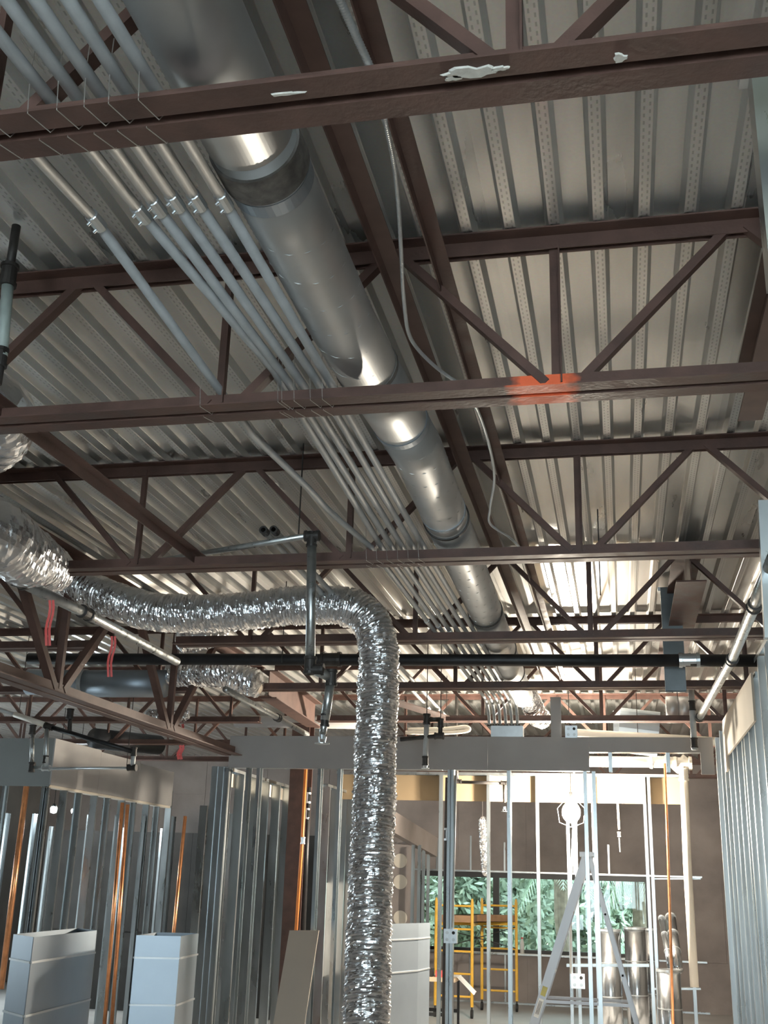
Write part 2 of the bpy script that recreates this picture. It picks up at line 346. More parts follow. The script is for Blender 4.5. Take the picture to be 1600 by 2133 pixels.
# second partition beyond the header, with the lit gypsum strip
YS = 13.3
ws = empty('wall_inner', (-1, YS, 0), kind='structure')
sz0, sz1 = at(1000, 1668, YS).z, at(1000, 1609, YS).z
sx = [at(q, 1640, YS).x for q in (700, 920, 1130, 1240, 1358, 1436)]
for a, b_ in zip(sx, sx[1:]): board(ws, a+.001, b_-.001, YS+.10, sz0, sz1-.03, 'strip')
MB().sweep((sx[0], YS+.046, sz1), (sx[-1], YS+.046, sz1), uprof(), (0, 0, -1)).build('track', 'stud', ws)
for px in (800, 913, 1020, 1124, 1188, 1204, 1242, 1352, 1362, 1436):
    stud_x(ws, at(px, 1800, YS).x, YS+.046, 0, sz1-.003, flip=1 if px % 2 else -1)
MB().sweep((at(1180, 2008, YS).x, YS+.046, at(1180, 2008, YS).z), (at(1352, 2008, YS).x, YS+.046, at(1352, 2008, YS).z), uprof(.09), (0, 0, -1)).build('blocking', 'stud', ws)
MB().sweep((at(1360, 2058, YS).x, YS+.046, at(1360, 2058, YS).z), (at(1460, 2058, YS).x, YS+.046, at(1460, 2058, YS).z), uprof(.09, .02), (0, 0, -1)).build('blocking', 'stud', ws)
MB().sweep((at(1362, 1829, YS).x, YS+.046, at(1362, 1829, YS).z), (at(1460, 1829, YS).x, YS+.046, at(1460, 1829, YS).z), uprof(.05, .015), (0, 0, -1)).build('blocking', 'stud', ws)
# right partition running back from the camera, gypsum band along its top
wr = empty('wall_right_inner', (.95, 9, 0), kind='structure')
xr = .95; ya = 8.15
gb = [at(1492, 1557, YH), at(1504, 1502, YH)]
zb0, zb1 = Z(1.13), Z(1.47)
for a, b_ in ((ya, 9.36), (9.364, YH-.01)): MB().box((xr-.016, a, zb0), (xr, b_, zb1)).build('gypsum_board', 'gyplit', wr)
MB().box((xr-.016, YH-.28, zb0-.12), (xr, YH-.01, zb0)).build('gypsum_board', 'gyplit', wr)
for k, y in enumerate((6.75, 7.05, 7.5, 7.95, 8.35, 8.75, 9.15, 9.3, 9.7, 10.1, 10.5, 10.9, 11.3, 11.8)):
    stud_y(wr, xr+.055, y, 0, Z(1.55) if y < 8.2 else Z(1.47), flip=1 if k % 3 else -1)
MB().sweep((xr+.055, 8.1, zb1), (xr+.055, YH, zb1), uprof(), (0, 0, -1)).build('track', 'stud', wr)
MB().sweep((xr+.055, 6.5, Z(1.56)), (xr+.055, 8.1, Z(1.56)), uprof(), (0, 0, -1)).build('track', 'stud', wr)
MB().sweep((xr+.055, 6.5, .002), (xr+.055, 12, .002), uprof(), (0, 0, 1)).build('floor_track', 'stud', wr)
MB().bar((xr-.012, 7.0, .3), (xr-.012, 7.75, 2.2), .035, .004, (0, 1, 0)).build('diagonal_brace', 'stud', wr)
# far-left partition with gypsum band (corner towards the camera)
wfl = empty('wall_left_far', (-6.5, 12, 0), kind='structure')
YC = 12.0; pc = at(102, 1638, YC); xc, zl = pc.x, pc.z
ztop = at(102, 1538, YC).z
for k, (a, b_) in enumerate(((-2.44, -1.22), (-1.216, 0))): MB().box((xc+a, YC, zl), (xc+b_, YC+.016, ztop)).build('gypsum_board', 'greyboard', wfl)
for k in range(3): MB().box((xc, YC+k*1.22, zl+.02), (xc+.016, YC+1.216+k*1.22, ztop-.02*k)).build('gypsum_board', 'gyp', wfl)
for k in range(10): stud_y(wfl, xc-.05, YC+.05+.406*k, 0, zl+.25, flip=1 if k % 2 else -1)
for k in range(4): stud_x(wfl, xc-.10-.5*k, YC+.065, 0, zl+.25)
MB().sweep((xc-.05, YC, zl-.01), (xc-.05, YC+3.66, zl-.01), uprof(.1, .04), (0, 0, 1)).build('track', 'gyplit', wfl)
# back-of-room partitions that close the view on the left
wlb = empty('wall_left_back', (-7, 17, 0), kind='structure')
for k in range(9): stud_x(wlb, -8.8+.62*k, 16.6, 0, 2.6)
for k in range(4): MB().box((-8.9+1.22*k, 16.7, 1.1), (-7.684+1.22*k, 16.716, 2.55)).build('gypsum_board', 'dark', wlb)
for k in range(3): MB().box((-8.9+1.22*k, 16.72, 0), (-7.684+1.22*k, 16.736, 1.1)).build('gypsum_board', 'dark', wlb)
for k in range(8): stud_y(wlb, -5.0-.05*k, 13.2+.41*k, 0, 2.75)
for k in range(7): stud_x(wlb, -8.6+.42*k, 14.9, 0, 2.7)
# side wall of the far room left of the window
wsd = empty('wall_side', (-3.6, 17.5, 0), kind='structure')
a = at(822, 1790, 16.5)
MB().box((a.x-.9, 16.5, 0), (at(857, 1790, 16.5).x, 16.52, at(840, 1755, 16.5).z)).build('plywood_panel', 'brown', wsd)
for py in (1793, 1837, 1912):
    c = at(834, py, 16.49); MB().tube([c, c+V((0, -.006, 0))], .10, 24).build('round_patch', 'gyplit', wsd)
for px, Y in ((858, 16.2), (871, 16.6), (880, 17.0), (890, 17.4)): stud_x(wsd, at(px, 1800, Y).x, Y, 0, at(px, 1760 if px < 875 else 1748, Y).z, flip=1)
b0, b1 = at(815, 1712, 15.4), at(905, 1765, 17.6)
MB().bar(b0, b1, .28, .1).build('bulkhead_board', 'brown', wsd)

# ================================================================ JOISTS
ZB, ZT = Z(1.57), Z(DZ)-.001
def joist(y, x0, x1, label, ph=-.14, m='paint', group=None, zb=ZB, zt=ZT, leg=.064, bm=None):
    j = empty('steel_joist', ((x0+x1)/2, y, zb), label, 'joist', group)
    g, t = .013, .006
    for s in (1, -1):
        MB().sweep((x0+.5, y+s*g, zb), (x1, y+s*g, zb), [(s*a, b) for a, b in lprof(leg, leg, t)], (0, 1, 0), True).build('bottom_angle', bm or m, j)
        MB().sweep((x0, y+s*g, zt), (x1, y+s*g, zt), [(s*a, -b) for a, b in lprof(leg*.95, leg*.9, t)], (0, 1, 0), True).build('top_angle', m, j)
    k = math.ceil((x0+.7-ph)/1.2); ww = .04
    while ph+1.2*k < x1-.2:
        xb = ph+1.2*k
        MB().sweep((xb, y, zb+.03), (xb, y, zt-.03), lprof(.036, .03, .005), (-1, 0, 0), True).build('web_vertical', m, j)
        for s in (-1, 1):
            xt = xb+s*.6
            if xt < x1 and xt > x0+.05:
                o_ = MB().bar(V((xb+s*.055, y+s*.004, zb+.035)), V((xt-s*.03, y+s*.004, zt-.03)), .042, .03, (0, 1, 0)); o_.build('web_diagonal', m, j)
        k += 1
    return j
names = ['nearest brown joist, white paint splashed on its bottom chord, crossing top of photo', 'second brown joist with an orange spray mark on its bottom chord',
 'third brown joist, below the small elbow of the armoured cable', 'fourth brown joist, just in front of the long black iron pipe', 'fifth brown joist, just behind the long black iron pipe',
 'sixth brown joist, directly above the grey gypsum header', 'seventh brown joist, first beyond the grey gypsum header']
JY = [1.88, 3.44, 5.44, 7.43, 9.4, 11.4, 13.45, 15.45, 17.45]
JO = []
for i, y in enumerate(JY):
    lb = names[i] if i < 7 else ('eighth brown joist, over the palm window room' if i == 7 else 'ninth and farthest brown joist, near the window wall')
    JO.append(joist(y, -3.62, 3.4, lb, group='brown bar joists under the deck', bm='paint_mark' if i == 1 else None))
sp_ = JO[0]
for k, (px, py, ww, hh) in enumerate(((990, 150, .075, .02), (945, 153, .03, .012), (1045, 155, .028, .008), (1292, 105, .02, .014), (600, 175, .05, .006))):
    c = at(px, py, 1.85); c.z = ZB-.0015; c.y = 1.88-.04 + (.01 if k % 2 else 0); b = MB(); n = 18; pts = []
    for q in range(n):
        a = 2*math.pi*q/n; rr = .62+.5*noise.noise(V((math.cos(a)*1.6+k*3, math.sin(a)*1.6, .3)))+.3*random.random(); pts.append((c.x+ww*rr*math.cos(a), c.y+hh*rr*math.sin(a)))
    b.add([(x, y, c.z+.0012) for x, y in pts]+[(x*.9+c.x*.1, y*.9+c.y*.1, c.z-.003) for x, y in pts], [(q, (q+1) % n, n+(q+1) % n, n+q) for q in range(n)]+[tuple(range(n, 2*n))[::-1]])
    b.build('paint_splash', 'white_paint', sp_, label='white paint splash')
for y, w_ in zip(JY[2:8], ('third', 'fourth', 'fifth', 'sixth', 'seventh', 'eighth')):
    joist(y+.08, -10.6, -3.78, 'brown joist of the left bay, in line with the %s main joist' % w_, ph=-.5, group='joists of the left bay')
# joist girder on the left
def girder():
    x = -3.70; y0, y1 = 2.6, 10.45; zb = Z(1.11); zt = Z(2.10)
    g = empty('joist_girder', (x, 6.5, zb), 'deep brown girder on the left carrying the joist ends above the sprinkler loop', 'girder')
    for s in (1, -1):
        MB().sweep((x+s*.014, y0, zb), (x+s*.014, y1, zb), [(s*a, -b) for a, b in lprof(.085, .085, .008)], (1, 0, 0), True).build('bottom_angle', 'paint_red', g)
        MB().sweep((x+s*.014, y0, zt), (x+s*.014, y1, zt), [(s*a, b) for a, b in lprof(.08, .08, .008)], (1, 0, 0), True).build('top_angle', 'paint', g)
    for k in range(5):
        yb = 2.9+k*1.97
        if yb > y1: break
        for s in (-1, 1):
            yt = yb+s*.92
            if y0 < yt < y1: MB().bar((x, yb+s*.06, zb+.05), (x, yt, zt-.05), .055, .05, (1, 0, 0)).build('web_diagonal', 'paint', g)
        MB().bar((x, yb, zb+.05), (x, yb, zt-.05), .05, .04, (1, 0, 0)).build('web_vertical', 'paint', g)
    return g
girder()
cl = empty('steel_column', at(618, 1800, 12.0)*1, 'dark brown steel column behind the left studs beside the orange tube', 'column'); cl.location.z = 0; WL[cl.name] = V(cl.location)
c0 = V(cl.location)
b = MB(); b.box((c0.x-.10, c0.y-.1, 0), (c0.x+.10, c0.y-.088, Z(1.6))).box((c0.x-.10, c0.y+.088, 0), (c0.x+.10, c0.y+.1, Z(1.6))).box((c0.x-.006, c0.y-.088, 0), (c0.x+.006, c0.y+.088, Z(1.6))); b.build('shaft', 'paint', cl)
MB().box((c0.x-.15, c0.y-.15, Z(1.6)), (c0.x+.15, c0.y+.15, Z(1.62))).build('cap_plate', 'paint', cl)
def ibeam(name, p0, p1, w, h, label, m='paint', cat='beam'):
    t = .01; a, b_ = w/2, h/2; s = .004
    prof = [(-b_, -a), (-b_+t, -a), (-b_+t, -s), (b_-t, -s), (b_-t, -a), (b_, -a), (b_, a), (b_-t, a), (b_-t, s), (-b_+t, s), (-b_+t, a), (-b_, a)]
    return MB().sweep(p0, p1, prof, (0, 0, 1), True).build(name, m, label=label, cat=cat)
ibeam('steel_beam', at(560, 1425, 9.75), at(655, 1490, 11.8), .16, .26, 'red-brown steel beam sloping behind the vertical foil duct on the left', 'paint_red')
pb = az(1438, 1150, 1.97); ibeam('steel_beam', (pb.x+.02, 7.1, Z(2.0)), (pb.x+.02, 11.0, Z(2.0)), .19, .26, 'brown beam running back beside the hanging zinc strut on the right')
p0 = az(1590, 640, 1.95); ibeam('steel_beam', (p0.x+.05, 3.0, Z(2.02)), (p0.x+.05, 4.6, Z(2.02)), .10, .2, 'short red-brown beam at right photo edge above the second joist', 'paint_red')
# bridging angles under the deck
def angle_run(p0, p1, a, label, m='paint', up=(1, 0, 0)):
    return MB().sweep(p0, p1, lprof(a, a, .005), up, True).build('bridging_angle', m, label=label, cat='angle iron', group='bridging angles tying the joists')
angle_run((-.735, -.6, Z(2.02)), (-.735, 11.3, Z(2.02)), .06, 'brown bridging angle running back just right of the spiral duct', 'paint_red')
angle_run((-.56, -.6, Z(2.03)), (-.56, 11.3, Z(2.03)), .05, 'dark bridging angle running back right of the armoured cable')
xbz = at(0, 905, 3.44).x
angle_run((xbz, 3.3, Z(1.65)), (xbz, 5.5, Z(1.65)), .05, 'brown bridging angle along the bottom chords near the foil duct elbow')
angle_run((xbz-.05, 9.4, Z(1.60)), (xbz+.5, 11.2, Z(1.60)), .05, 'brown angle between joists above left end of the gypsum header')

# ================================================================ DUCT AND CONDUITS
DR = .112
def ductx(y): 
    pts = [(-1, -.84), (1.0, -.84), (3.3, -.85), (4.3, -.80), (6.5, -.84), (11, -.92)]
    for (a, xa), (b, xb) in zip(pts, pts[1:]):
        if y <= b: return xa+(xb-xa)*(y-a)/(b-a)
    return pts[-1][1]
ZD = Z(1.755)
def dp(y, z=0): return V((ductx(y), y, ZD+z))
du = empty('spiral_duct', (ductx(5), 5, ZD), 'long round zinc spiral duct running back through the joists beside the conduits', 'duct')
for a, b_, r in ((-1.0, 1.16, DR*1.08), (1.16, 2.18, DR*1.02), (2.18, 3.5, DR), (3.5, 4.02, DR*.99), (4.02, 5.25, DR), (5.25, 7.3, DR), (7.3, 8.6, DR), (8.6, 10.9, DR)):
    n = max(2, int((b_-a)/.3)); MB().tube([dp(a+(b_-a)*i/n) for i in range(n+1)], r, 72).build('duct_section', 'ductm', du, smooth=True)
for y, r, wd, m in ((1.16, .127, .02, 'ductm'), (2.27, .120, .10, 'tape'), (2.36, .1145, .05, 'sheet'), (3.51, .116, .025, 'tape'), (4.03, .1145, .04, 'sheet'), (5.16, .115, .03, 'sheet'), (5.28, .120, .022, 'iron'), (7.3, .119, .022, 'iron'), (8.6, .119, .022, 'iron'), (9.6, .118, .02, 'iron')):
    MB().ring(dp(y-wd/2), dp(y+wd/2), r, DR*.9, 40).build('duct_collar', m, du, smooth=False, label='grey smeared sealant band' if m == 'tape' else ('dark draw band' if m == 'iron' else None))
for a, b_ in ((2.45, 3.48), (4.06, 5.12), (5.32, 7.26), (7.35, 8.55)):
    n = int((b_-a)/.012); pts = [dp(a+(b_-a)*i/n) + V((math.cos(i*.47), 0, math.sin(i*.47)))*(DR+.0012) for i in range(n+1)]
    MB().tube(pts, .0013, 4).build('spiral_seam', 'ductm', du)
ft = MB()
pts = resample(spline([dp(10.9), dp(11.3)+V((0, 0, -.03)), dp(11.9)+V((.05, 0, -.12)), dp(12.6)+V((.15, 0, -.2))], 8), .03)

def flex(name, pts, r, label, group='silver foil flexible ducts', step=.011, seg=40, amp=.010, pitch=.034, crumple=.012, seed=0, r2=None, cap=True):
    P = resample(spline(pts, 14), step); n = len(P); vs = []; k = seg
    d = (P[1]-P[0]).normalized(); u = frame(d, V((0, 0, 1)) if abs(d.z) < .9 else V((1, 0, 0)))[1]
    for i, p in enumerate(P):
        a = P[max(i-1, 0)]; b = P[min(i+1, n-1)]; d, u, v = frame(b-a, u); s = i*step
        rr = r if r2 is None else r+(r2-r)*i/n
        if cap: e = min(i, n-1-i)*step; rr *= math.sqrt(max(0.02, 1-(max(0, .05-e)/.05)**2))
        for j in range(k):
            t = 2*math.pi*j/k; q = p+(u*math.cos(t)+v*math.sin(t))*r
            w1 = noise.noise(q*6+V((seed, 0, 0))); w2 = noise.noise(q*34+V((0, seed, 0))); w3 = noise.noise(V((s*46+w1*2.0, t*1.1+seed, w2*.6)))
            cor = math.sin(2*math.pi*s/pitch + w1*3.0 + w2*1.2)
            x = rr + amp*.6*cor*(.5+.9*abs(w1)) + crumple*.8*w2 + .007*w1 + amp*1.1*w3
            vs.append(p+(u*math.cos(t)+v*math.sin(t))*x)
    fs = [(i*k+j, i*k+(j+1) % k, (i+1)*k+(j+1) % k, (i+1)*k+j) for i in range(n-1) for j in range(k)]
    if cap: fs += [tuple(range(k))[::-1], tuple(range((n-1)*k, n*k))]
    return MB().add(vs, fs), P
def flex_thing(pts, r, label, band=None, **kw):
    b, P = flex('flexible_duct', pts, r, label, **kw); e = empty('flexible_duct', P[len(P)//2], label, 'duct', 'silver foil flexible ducts')
    b.build('foil_jacket', 'foil', e)
    if band:
        for t in band:
            i = int(t*(len(P)-2)); d = (P[i+1]-P[i]).normalized(); MB().ring(P[i]-d*.012, P[i]+d*.012, r*1.08, r*.8, 28).build('draw_band', 'iron', e)
    return e
flex_thing([at(118, 1195, 7.0), at(190, 1232, 6.85), at(300, 1270, 6.65), at(380, 1279, 6.6), at(500, 1274, 6.6), at(620, 1262, 6.6), at(705, 1262, 6.58), at(762, 1285, 6.55), at(788, 1345, 6.52), at(786, 1450, 6.48), at(781, 1600, 6.42), at(774, 1800, 6.32), at(766, 2000, 6.18), at(761, 2180, 6.05)], .121,
  'long foil flex duct crossing from the left and hanging down mid photo', amp=.0085, crumple=.009, pitch=.022, step=.0062, seg=80)
flex_thing([at(-260, 1050, 4.2), at(-120, 1075, 4.3), at(-20, 1105, 4.4), at(40, 1150, 4.65), at(75, 1172, 5.1), at(110, 1190, 5.7)], .165, 'large foil duct elbow at left photo edge below the third joist', seed=3, crumple=.012, amp=.006, pitch=.04, r2=.13)
flex_thing([at(-300, 800, 3.75), at(-90, 815, 3.85), at(-2, 850, 3.95), at(-4, 910, 4.1), at(-110, 960, 4.25), at(-320, 975, 4.35)], .135, 'foil duct bend cut by the left photo edge behind the second joist', seed=9, amp=.004, crumple=.01, pitch=.05)
flex_thing([at(365, 1335, 8.6), at(410, 1330, 8.7), at(445, 1318, 8.9), at(455, 1295, 9.3)], .105, 'short foil duct stub hanging just below the horizontal foil run', seed=5)
flex_thing([at(350, 1402, 9.3), at(420, 1402, 9.25), at(480, 1404, 9.15), at(520, 1420, 9.12), at(545, 1424, 9.1)], .12, 'foil duct lying behind the black iron pipe on the left', seed=12)
flex_thing([at(300, 1490, 9.0), at(345, 1493, 9.1), at(392, 1490, 9.3)], .055, 'small crumpled foil stub resting above the girder chord', seed=14, amp=.006)
flex_thing([at(1092, 1440, 10.95), at(1105, 1462, 11.3), at(1118, 1490, 11.9), at(1130, 1498, 12.5)], .105, 'foil duct continuing the spiral duct beyond its far end', seed=16)
flex_thing([at(1005, 1700, 13.6), at(1008, 1760, 13.6), at(1012, 1800, 13.6), at(1012, 1826, 13.6)], .05, 'foil insulated stub hanging beside a stud at the window', seed=20, amp=.005)
rd = empty('round_duct', at(190, 1423, 9.2), 'plain grey round duct left behind the red flagging ribbons', 'duct')
MB().tube([at(60, 1420, 9.2), at(175, 1424, 9.2)], .118, 32).build('duct_section', 'sheet', rd, smooth=True)
MB().tube([at(176, 1424, 9.2), at(345, 1424, 9.2)], .122, 32).build('duct_section', 'sheet', rd, smooth=True)
MB().ring(at(172, 1424, 9.2), at(180, 1424, 9.2), .13, .11, 32).build('duct_collar', 'ductm', rd)
rd2 = empty('round_duct', at(1415, 1476, 11.6), 'bright zinc duct stub above right end of the gypsum header', 'duct')
MB().tube([at(1388, 1478, 11.6), at(1412, 1478, 11.6)], .135, 32).build('duct_section', 'ductm', rd2, smooth=True); MB().tube([at(1412, 1478, 11.6), at(1437, 1478, 11.6)], .131, 32).build('duct_section', 'ductm', rd2, smooth=True)
MB().tube([at(1278, 1520, 12.4), at(1290, 1520, 12.4), at(1372, 1530, 12.4)], [.2, .24, .24], 28).build('round_duct', 'sheet', label='wide dark round duct lying beyond the header near its right end', cat='duct')
# conduits: rest on the bottom chords
ZC = 1.655; CR_ = .0152
cond = [(100, 325, 430, 800), (200, 320, 570, 770), (245, 308, 600, 795), (292, 298, 630, 800), (340, 295, 660, 793), (392, 285, 690, 800)]
colb = ['leftmost, kinked', 'second from left', 'third from left', 'fourth from left', 'fifth from left', 'rightmost, nearest the spiral duct']
endx = [az(px, 1470, ZC).x for px in (1022, 1033, 1044, 1056, 1068, 1080)]
CX = []
for i, (a, b_, c, d) in enumerate(cond):
    p, q = az(a, b_, ZC), az(c, d, ZC); CX.append((p, q))
    dx = (q.x-p.x)/(q.y-p.y)
    e = empty('electrical_conduit', (p.x, 5, p.z), 'grey steel conduit, %s of the six running back side by side' % colb[i], 'conduit', 'six parallel steel conduits')
    top = [(-170, 60), (-60, 0), (14, 0), (76, 0), (143, 0), (209, 0)][i]; yj = 5.42; xj = -1.235+.055*i
    if i == 0: mid = [az(525, 905, ZC), az(640, 1015, ZC), az(690, 1068, ZC), V((xj, yj, p.z))]
    else: mid = [q, V((xj, yj, p.z))]
    xe = endx[i]
    end = [V((xe, 10.4, p.z)), V((xe, 10.62, p.z-.03)), V((xe, 10.74, p.z-.13)), V((xe, 10.78, p.z-.22))]
    cp_ = az(*[(200, 460), (294, 444), (326, 430), (365, 420), (410, 418), (466, 418)][i], ZC)
    cpt = cp_; tp_ = az(*top, ZC); start = cpt+(tp_-cpt)*1.5
    MB().tube([start, cpt], CR_, 12).build('conduit_length', 'emt', e, smooth=True)
    seq = [cpt]+mid+end
    if i == 0: seq = [cpt]+spline(mid, 5)+end
    MB().tube(seq, CR_, 12).build('conduit_length', 'emt', e, smooth=True)
    d_ = (mid[0]-start).normalized()
    k = MB().tube([cpt-d_*.032, cpt-d_*.03, cpt+d_*.03, cpt+d_*.032], [CR_+.0005, CR_+.0035, CR_+.0035, CR_+.0005], 12)
    cpo = k.build('coupling', 'tin', e, smooth=False)
    for s in (-.018, .018): MB().tube([cpt+d_*s+V((-.006, 0, -.016)), cpt+d_*s+V((-.013, 0, -.024))], .0042, 8).build('set_screw', 'tin', cpo)
    cpt2 = mid[-1]+(end[0]-mid[-1])*(.35+.03*i); d2 = (end[0]-mid[-1]).normalized()
    MB().tube([cpt2-d2*.03, cpt2+d2*.03], CR_+.003, 12).build('coupling', 'tin', e)
for i, (px, nm) in enumerate(((591, 'left'), (612, 'right'))):
    p = at(px, 1144, 5.25); p.z = Z(1.70); p.x = az(px, 1146, 1.70).x
    q = az(935-(20 if i == 0 else 0), 1499, 1.66)
    e = empty('electrical_conduit', p, '%s one of two grey conduits with open near ends left of the six' % nm, 'conduit', 'two open ended conduits')
    p1 = V((p.x, 5.2, p.z)); d = (q-p1).normalized()
    MB().tube([p1, q], .0165, 12, False).build('conduit_length', 'emt', e, smooth=True); MB().ring(p1-d*.004, p1+d*.05, .022, .013, 14).build('open_coupling', 'iron', e)
for k in range(3):
    p = az(750+8*k, 1480, 1.67)
bx = at(1055, 1518, 10.72)
pbx = empty('pull_box', V((bx.x, 10.78, bx.z-.1)), 'grey pull box behind the header where six conduits bend down', 'box')
xa, xb = at(1022, 1518, 10.7).x, at(1089, 1518, 10.7).x
MB().box((xa, 10.72, at(1055, 1536, 10.7).z-.16), (xb, 10.84, at(1055, 1511, 10.7).z)).build('box_body', 'tin', pbx)
for i in range(6): MB().ring((endx[i], 10.78, at(1055, 1511, 10.7).z), (endx[i], 10.78, at(1055, 1511, 10.7).z+.02), .024, .014, 12).build('connector', 'iron', pbx)
def jbox(px, py, Y, s, label):
    c = at(px, py, Y); e = empty('junction_box', c-V((0, 0, s/2)), label, 'box')
    MB().box((c.x-s/2, c.y, c.z-s/2), (c.x+s/2, c.y+.05, c.z+s/2)).build('box_body', 'tin', e)
    for i, (a, b) in enumerate(((-1, -1), (1, -1), (-1, 1), (1, 1))):
        q = V((c.x+a*s*.24, c.y-.002, c.z+b*s*.24)); MB().tube([q, q+V((0, .004, 0))], s*.12, 14).build('knockout', 'galv' if i != 3 else 'hole_shade', e)
    return e
jbox(1190, 1524, YH-.03, .112, 'square zinc junction box with round knockouts on top of the header')
jbox(1204, 2044, YS-.06, .15, 'zinc junction box low between studs behind the ladder rail')
jbox(938, 1950, YH+.0, .12, 'zinc junction box on the stud beside the window view')
MB().tube([at(1196, 1540, YS-.05)*1, at(1196, 1700, YS-.05), at(1189, 1830, YS-.05), at(1189, 2028, YS-.05)], .0125, 10).build('electrical_conduit', 'emt', smooth=True, label='thin upright conduit dropping to the low junction box by the ladder', cat='conduit')
MB().tube([at(949, 1615, YH+.03), at(946, 1760, YH+.03), at(942, 1932, YH+.03)], .0125, 10).build('electrical_conduit', 'emt', smooth=True, label='thin upright conduit dropping to the box on the middle stud', cat='conduit')
bp_ = at(1158, 1490, 11.1)
MB().box((at(1147, 1490, 10.7).x, 10.7, hz1), (at(1169, 1490, 10.7).x, 10.716, at(1158, 1452, 10.7).z)).build('gypsum_offcut', 'gyp', label='upright strip of gypsum board standing above the header right of the conduits', cat='board')
# tie wires
def wire_loop(x, y, z, lbl, grp, s=1):
    pts = [V((x, y-.07, z+.09)), V((x+.004, y-.078, z+.0)), V((x+.01, y-.076, ZB-.004)), V((x+.03, y-.01, ZB-.006)), V((x+.034, y+.005, ZB+.02))]
    if s < 0: pts = [V((x, y+.02, ZB+.02)), V((x+.006, y+.012, ZB-.005)), V((x+.03, y+.072, ZB-.005)), V((x+.032, y+.08, ZB+.02)), V((x+.035, y+.082, z+.06))]
    return MB().tube(pts, .0013, 5).build('tie_wire', 'wire', label=lbl, cat='wire', group=grp)
for jy, nm in ((1.88, 'nearest'), (3.44, 'second'), (5.44, 'third')):
    for i in range(6):
        p, q = CX[i]; x = p.x+(q.x-p.x)*(jy-p.y)/(q.y-p.y) if jy < 5 else -1.235+.055*i
        if jy == 5.44: x += 0
        wire_loop(x-.02, jy, Z(ZC), 'tie wire at near edge of %s joist chord under %s conduit' % (nm, colb[i].split(',')[0]), 'tie wires, near edge of the %s joist' % nm)
        wire_loop(x-.035, jy, Z(ZC), 'tie wire at far edge of %s joist chord under %s conduit' % (nm, colb[i].split(',')[0]), 'tie wires, far edge of the %s joist' % nm, -1)
# armoured cables
def ribbed(pts, r, name, label, pitch=.0085):
    P = resample(spline(pts, 10), pitch/4); b = MB(); n = len(P)
    b.tube(P, [r*(1+.10*math.sin(2*math.pi*i/4)) for i in range(n)], 10); return b.build(name, 'tin', smooth=True, label=label, cat='cable')
ribbed([az(690, -40, 1.80), az(735, 60, 1.80), az(775, 150, 1.79), az(795, 215, 1.77)], .0095, 'armoured_cable', 'thick ribbed flexible metal cable above the nearest joist at top')
ribbed([az(795, 215, 1.765), az(803, 255, 1.76), az(820, 340, 1.77), az(830, 430, 1.76), az(836, 530, 1.73), az(842, 630, 1.71), az(856, 705, 1.69), az(905, 762, 1.67), az(970, 808, 1.655)], .006, 'armoured_cable', 'thin pale metal cable curving from the nearest to the second joist')
ribbed([az(970, 808, 1.655), az(1000, 868, 1.70), az(1022, 940, 1.72), az(1030, 1000, 1.72), az(1021, 1060, 1.70), az(1022, 1092, 1.68), az(1062, 1120, 1.66), az(1092, 1150, 1.65)], .006, 'armoured_cable', 'thin pale metal cable hanging between the second and third joists')

# ================================================================ SPRINKLER PIPES
def pipe_thing(label, runs, fits=(), m='galv', cat='pipe', name='sprinkler_pipe', group=None, heads=()):
    base = runs[0][0][0]; e = empty(name, base, label, cat, group)
    for pts, r, *mm in runs: MB().tube(pts, r, 16).build('pipe_length', mm[0] if mm else m, e, smooth=True)
    for c, r, d, *mm in fits:
        d = V(d).normalized()
        b = MB().tube([c-d*r*1.6, c-d*r*1.1, c-d*r*1.05, c+d*r*1.05, c+d*r*1.1, c+d*r*1.6], [r*1.18, r*1.22, r*1.05, r*1.05, r*1.22, r*1.18], 16); b.build('fitting', mm[0] if mm else 'iron', e)
    for h in heads:
        b = MB().tube([h+V((0, 0, .05)), h+V((0, 0, .02))], [.016, .012], 10).tube([h+V((0, 0, 0)), h+V((0, 0, -.004))], .036, 16)
        for s in (-1, 1): b.bar(h+V((s*.018, 0, .03)), h+V((s*.012, 0, 0)), .006, .006)
        b.build('sprinkler_head', 'tin', e)
    return e
UP = (0, 0, 1); AX = (1, 0, 0); AY = (0, 1, 0)
YP = 8.2
pbk = [at(1577, 1376, YP), at(1000, 1375, YP), at(300, 1373, YP), at(60, 1372, YP)]
pipe_thing('long black iron pipe crossing the room behind the hanging foil duct', [(pbk, .046)], [(at(690, 1374, YP), .05, AX), (at(1436, 1375, YP), .046, AX, 'tin')], 'black', name='iron_pipe')
pa, pc_ = at(650, 1116, 5.15), at(240, 1183, 5.95); pbm = at(646, 1386, 5.15)
pe = at(690, 1412, 5.2); pd = at(677, 1500, 5.2); ph_ = at(671, 1548, 5.2)
pipe_thing('grey riser pipe with elbow and downturned sprinkler in front of horizontal foil duct',
  [([pc_, pa+V((-.03, 0, 0))], .016), ([pa, pbm], .024), ([pbm+V((.02, 0, -.02)), pe], .024), ([pe, pd], .022), ([pd, ph_+V((0, 0, .04))], .017)],
  [(pa, .024, AX), (pa+V((0, 0, -.02)), .024, UP), (pbm, .027, UP), (pbm+V((.03, 0, -.02)), .025, AX), (pe, .025, UP), (pd, .019, UP)], heads=[ph_])
lp = [az(40, 1211, 1.36), az(178, 1277, 1.36), az(368, 1378, 1.36)]
pipe_thing('pale pipe on the left running back past the red ribbons, open far end', [(lp, .028)], [(az(178, 1277, 1.36), .032, lp[2]-lp[0]), (az(40, 1211, 1.36), .03, lp[2]-lp[0])])
lp2 = [az(470, 1436, 1.36), az(575, 1493, 1.36), az(640, 1530, 1.36)]
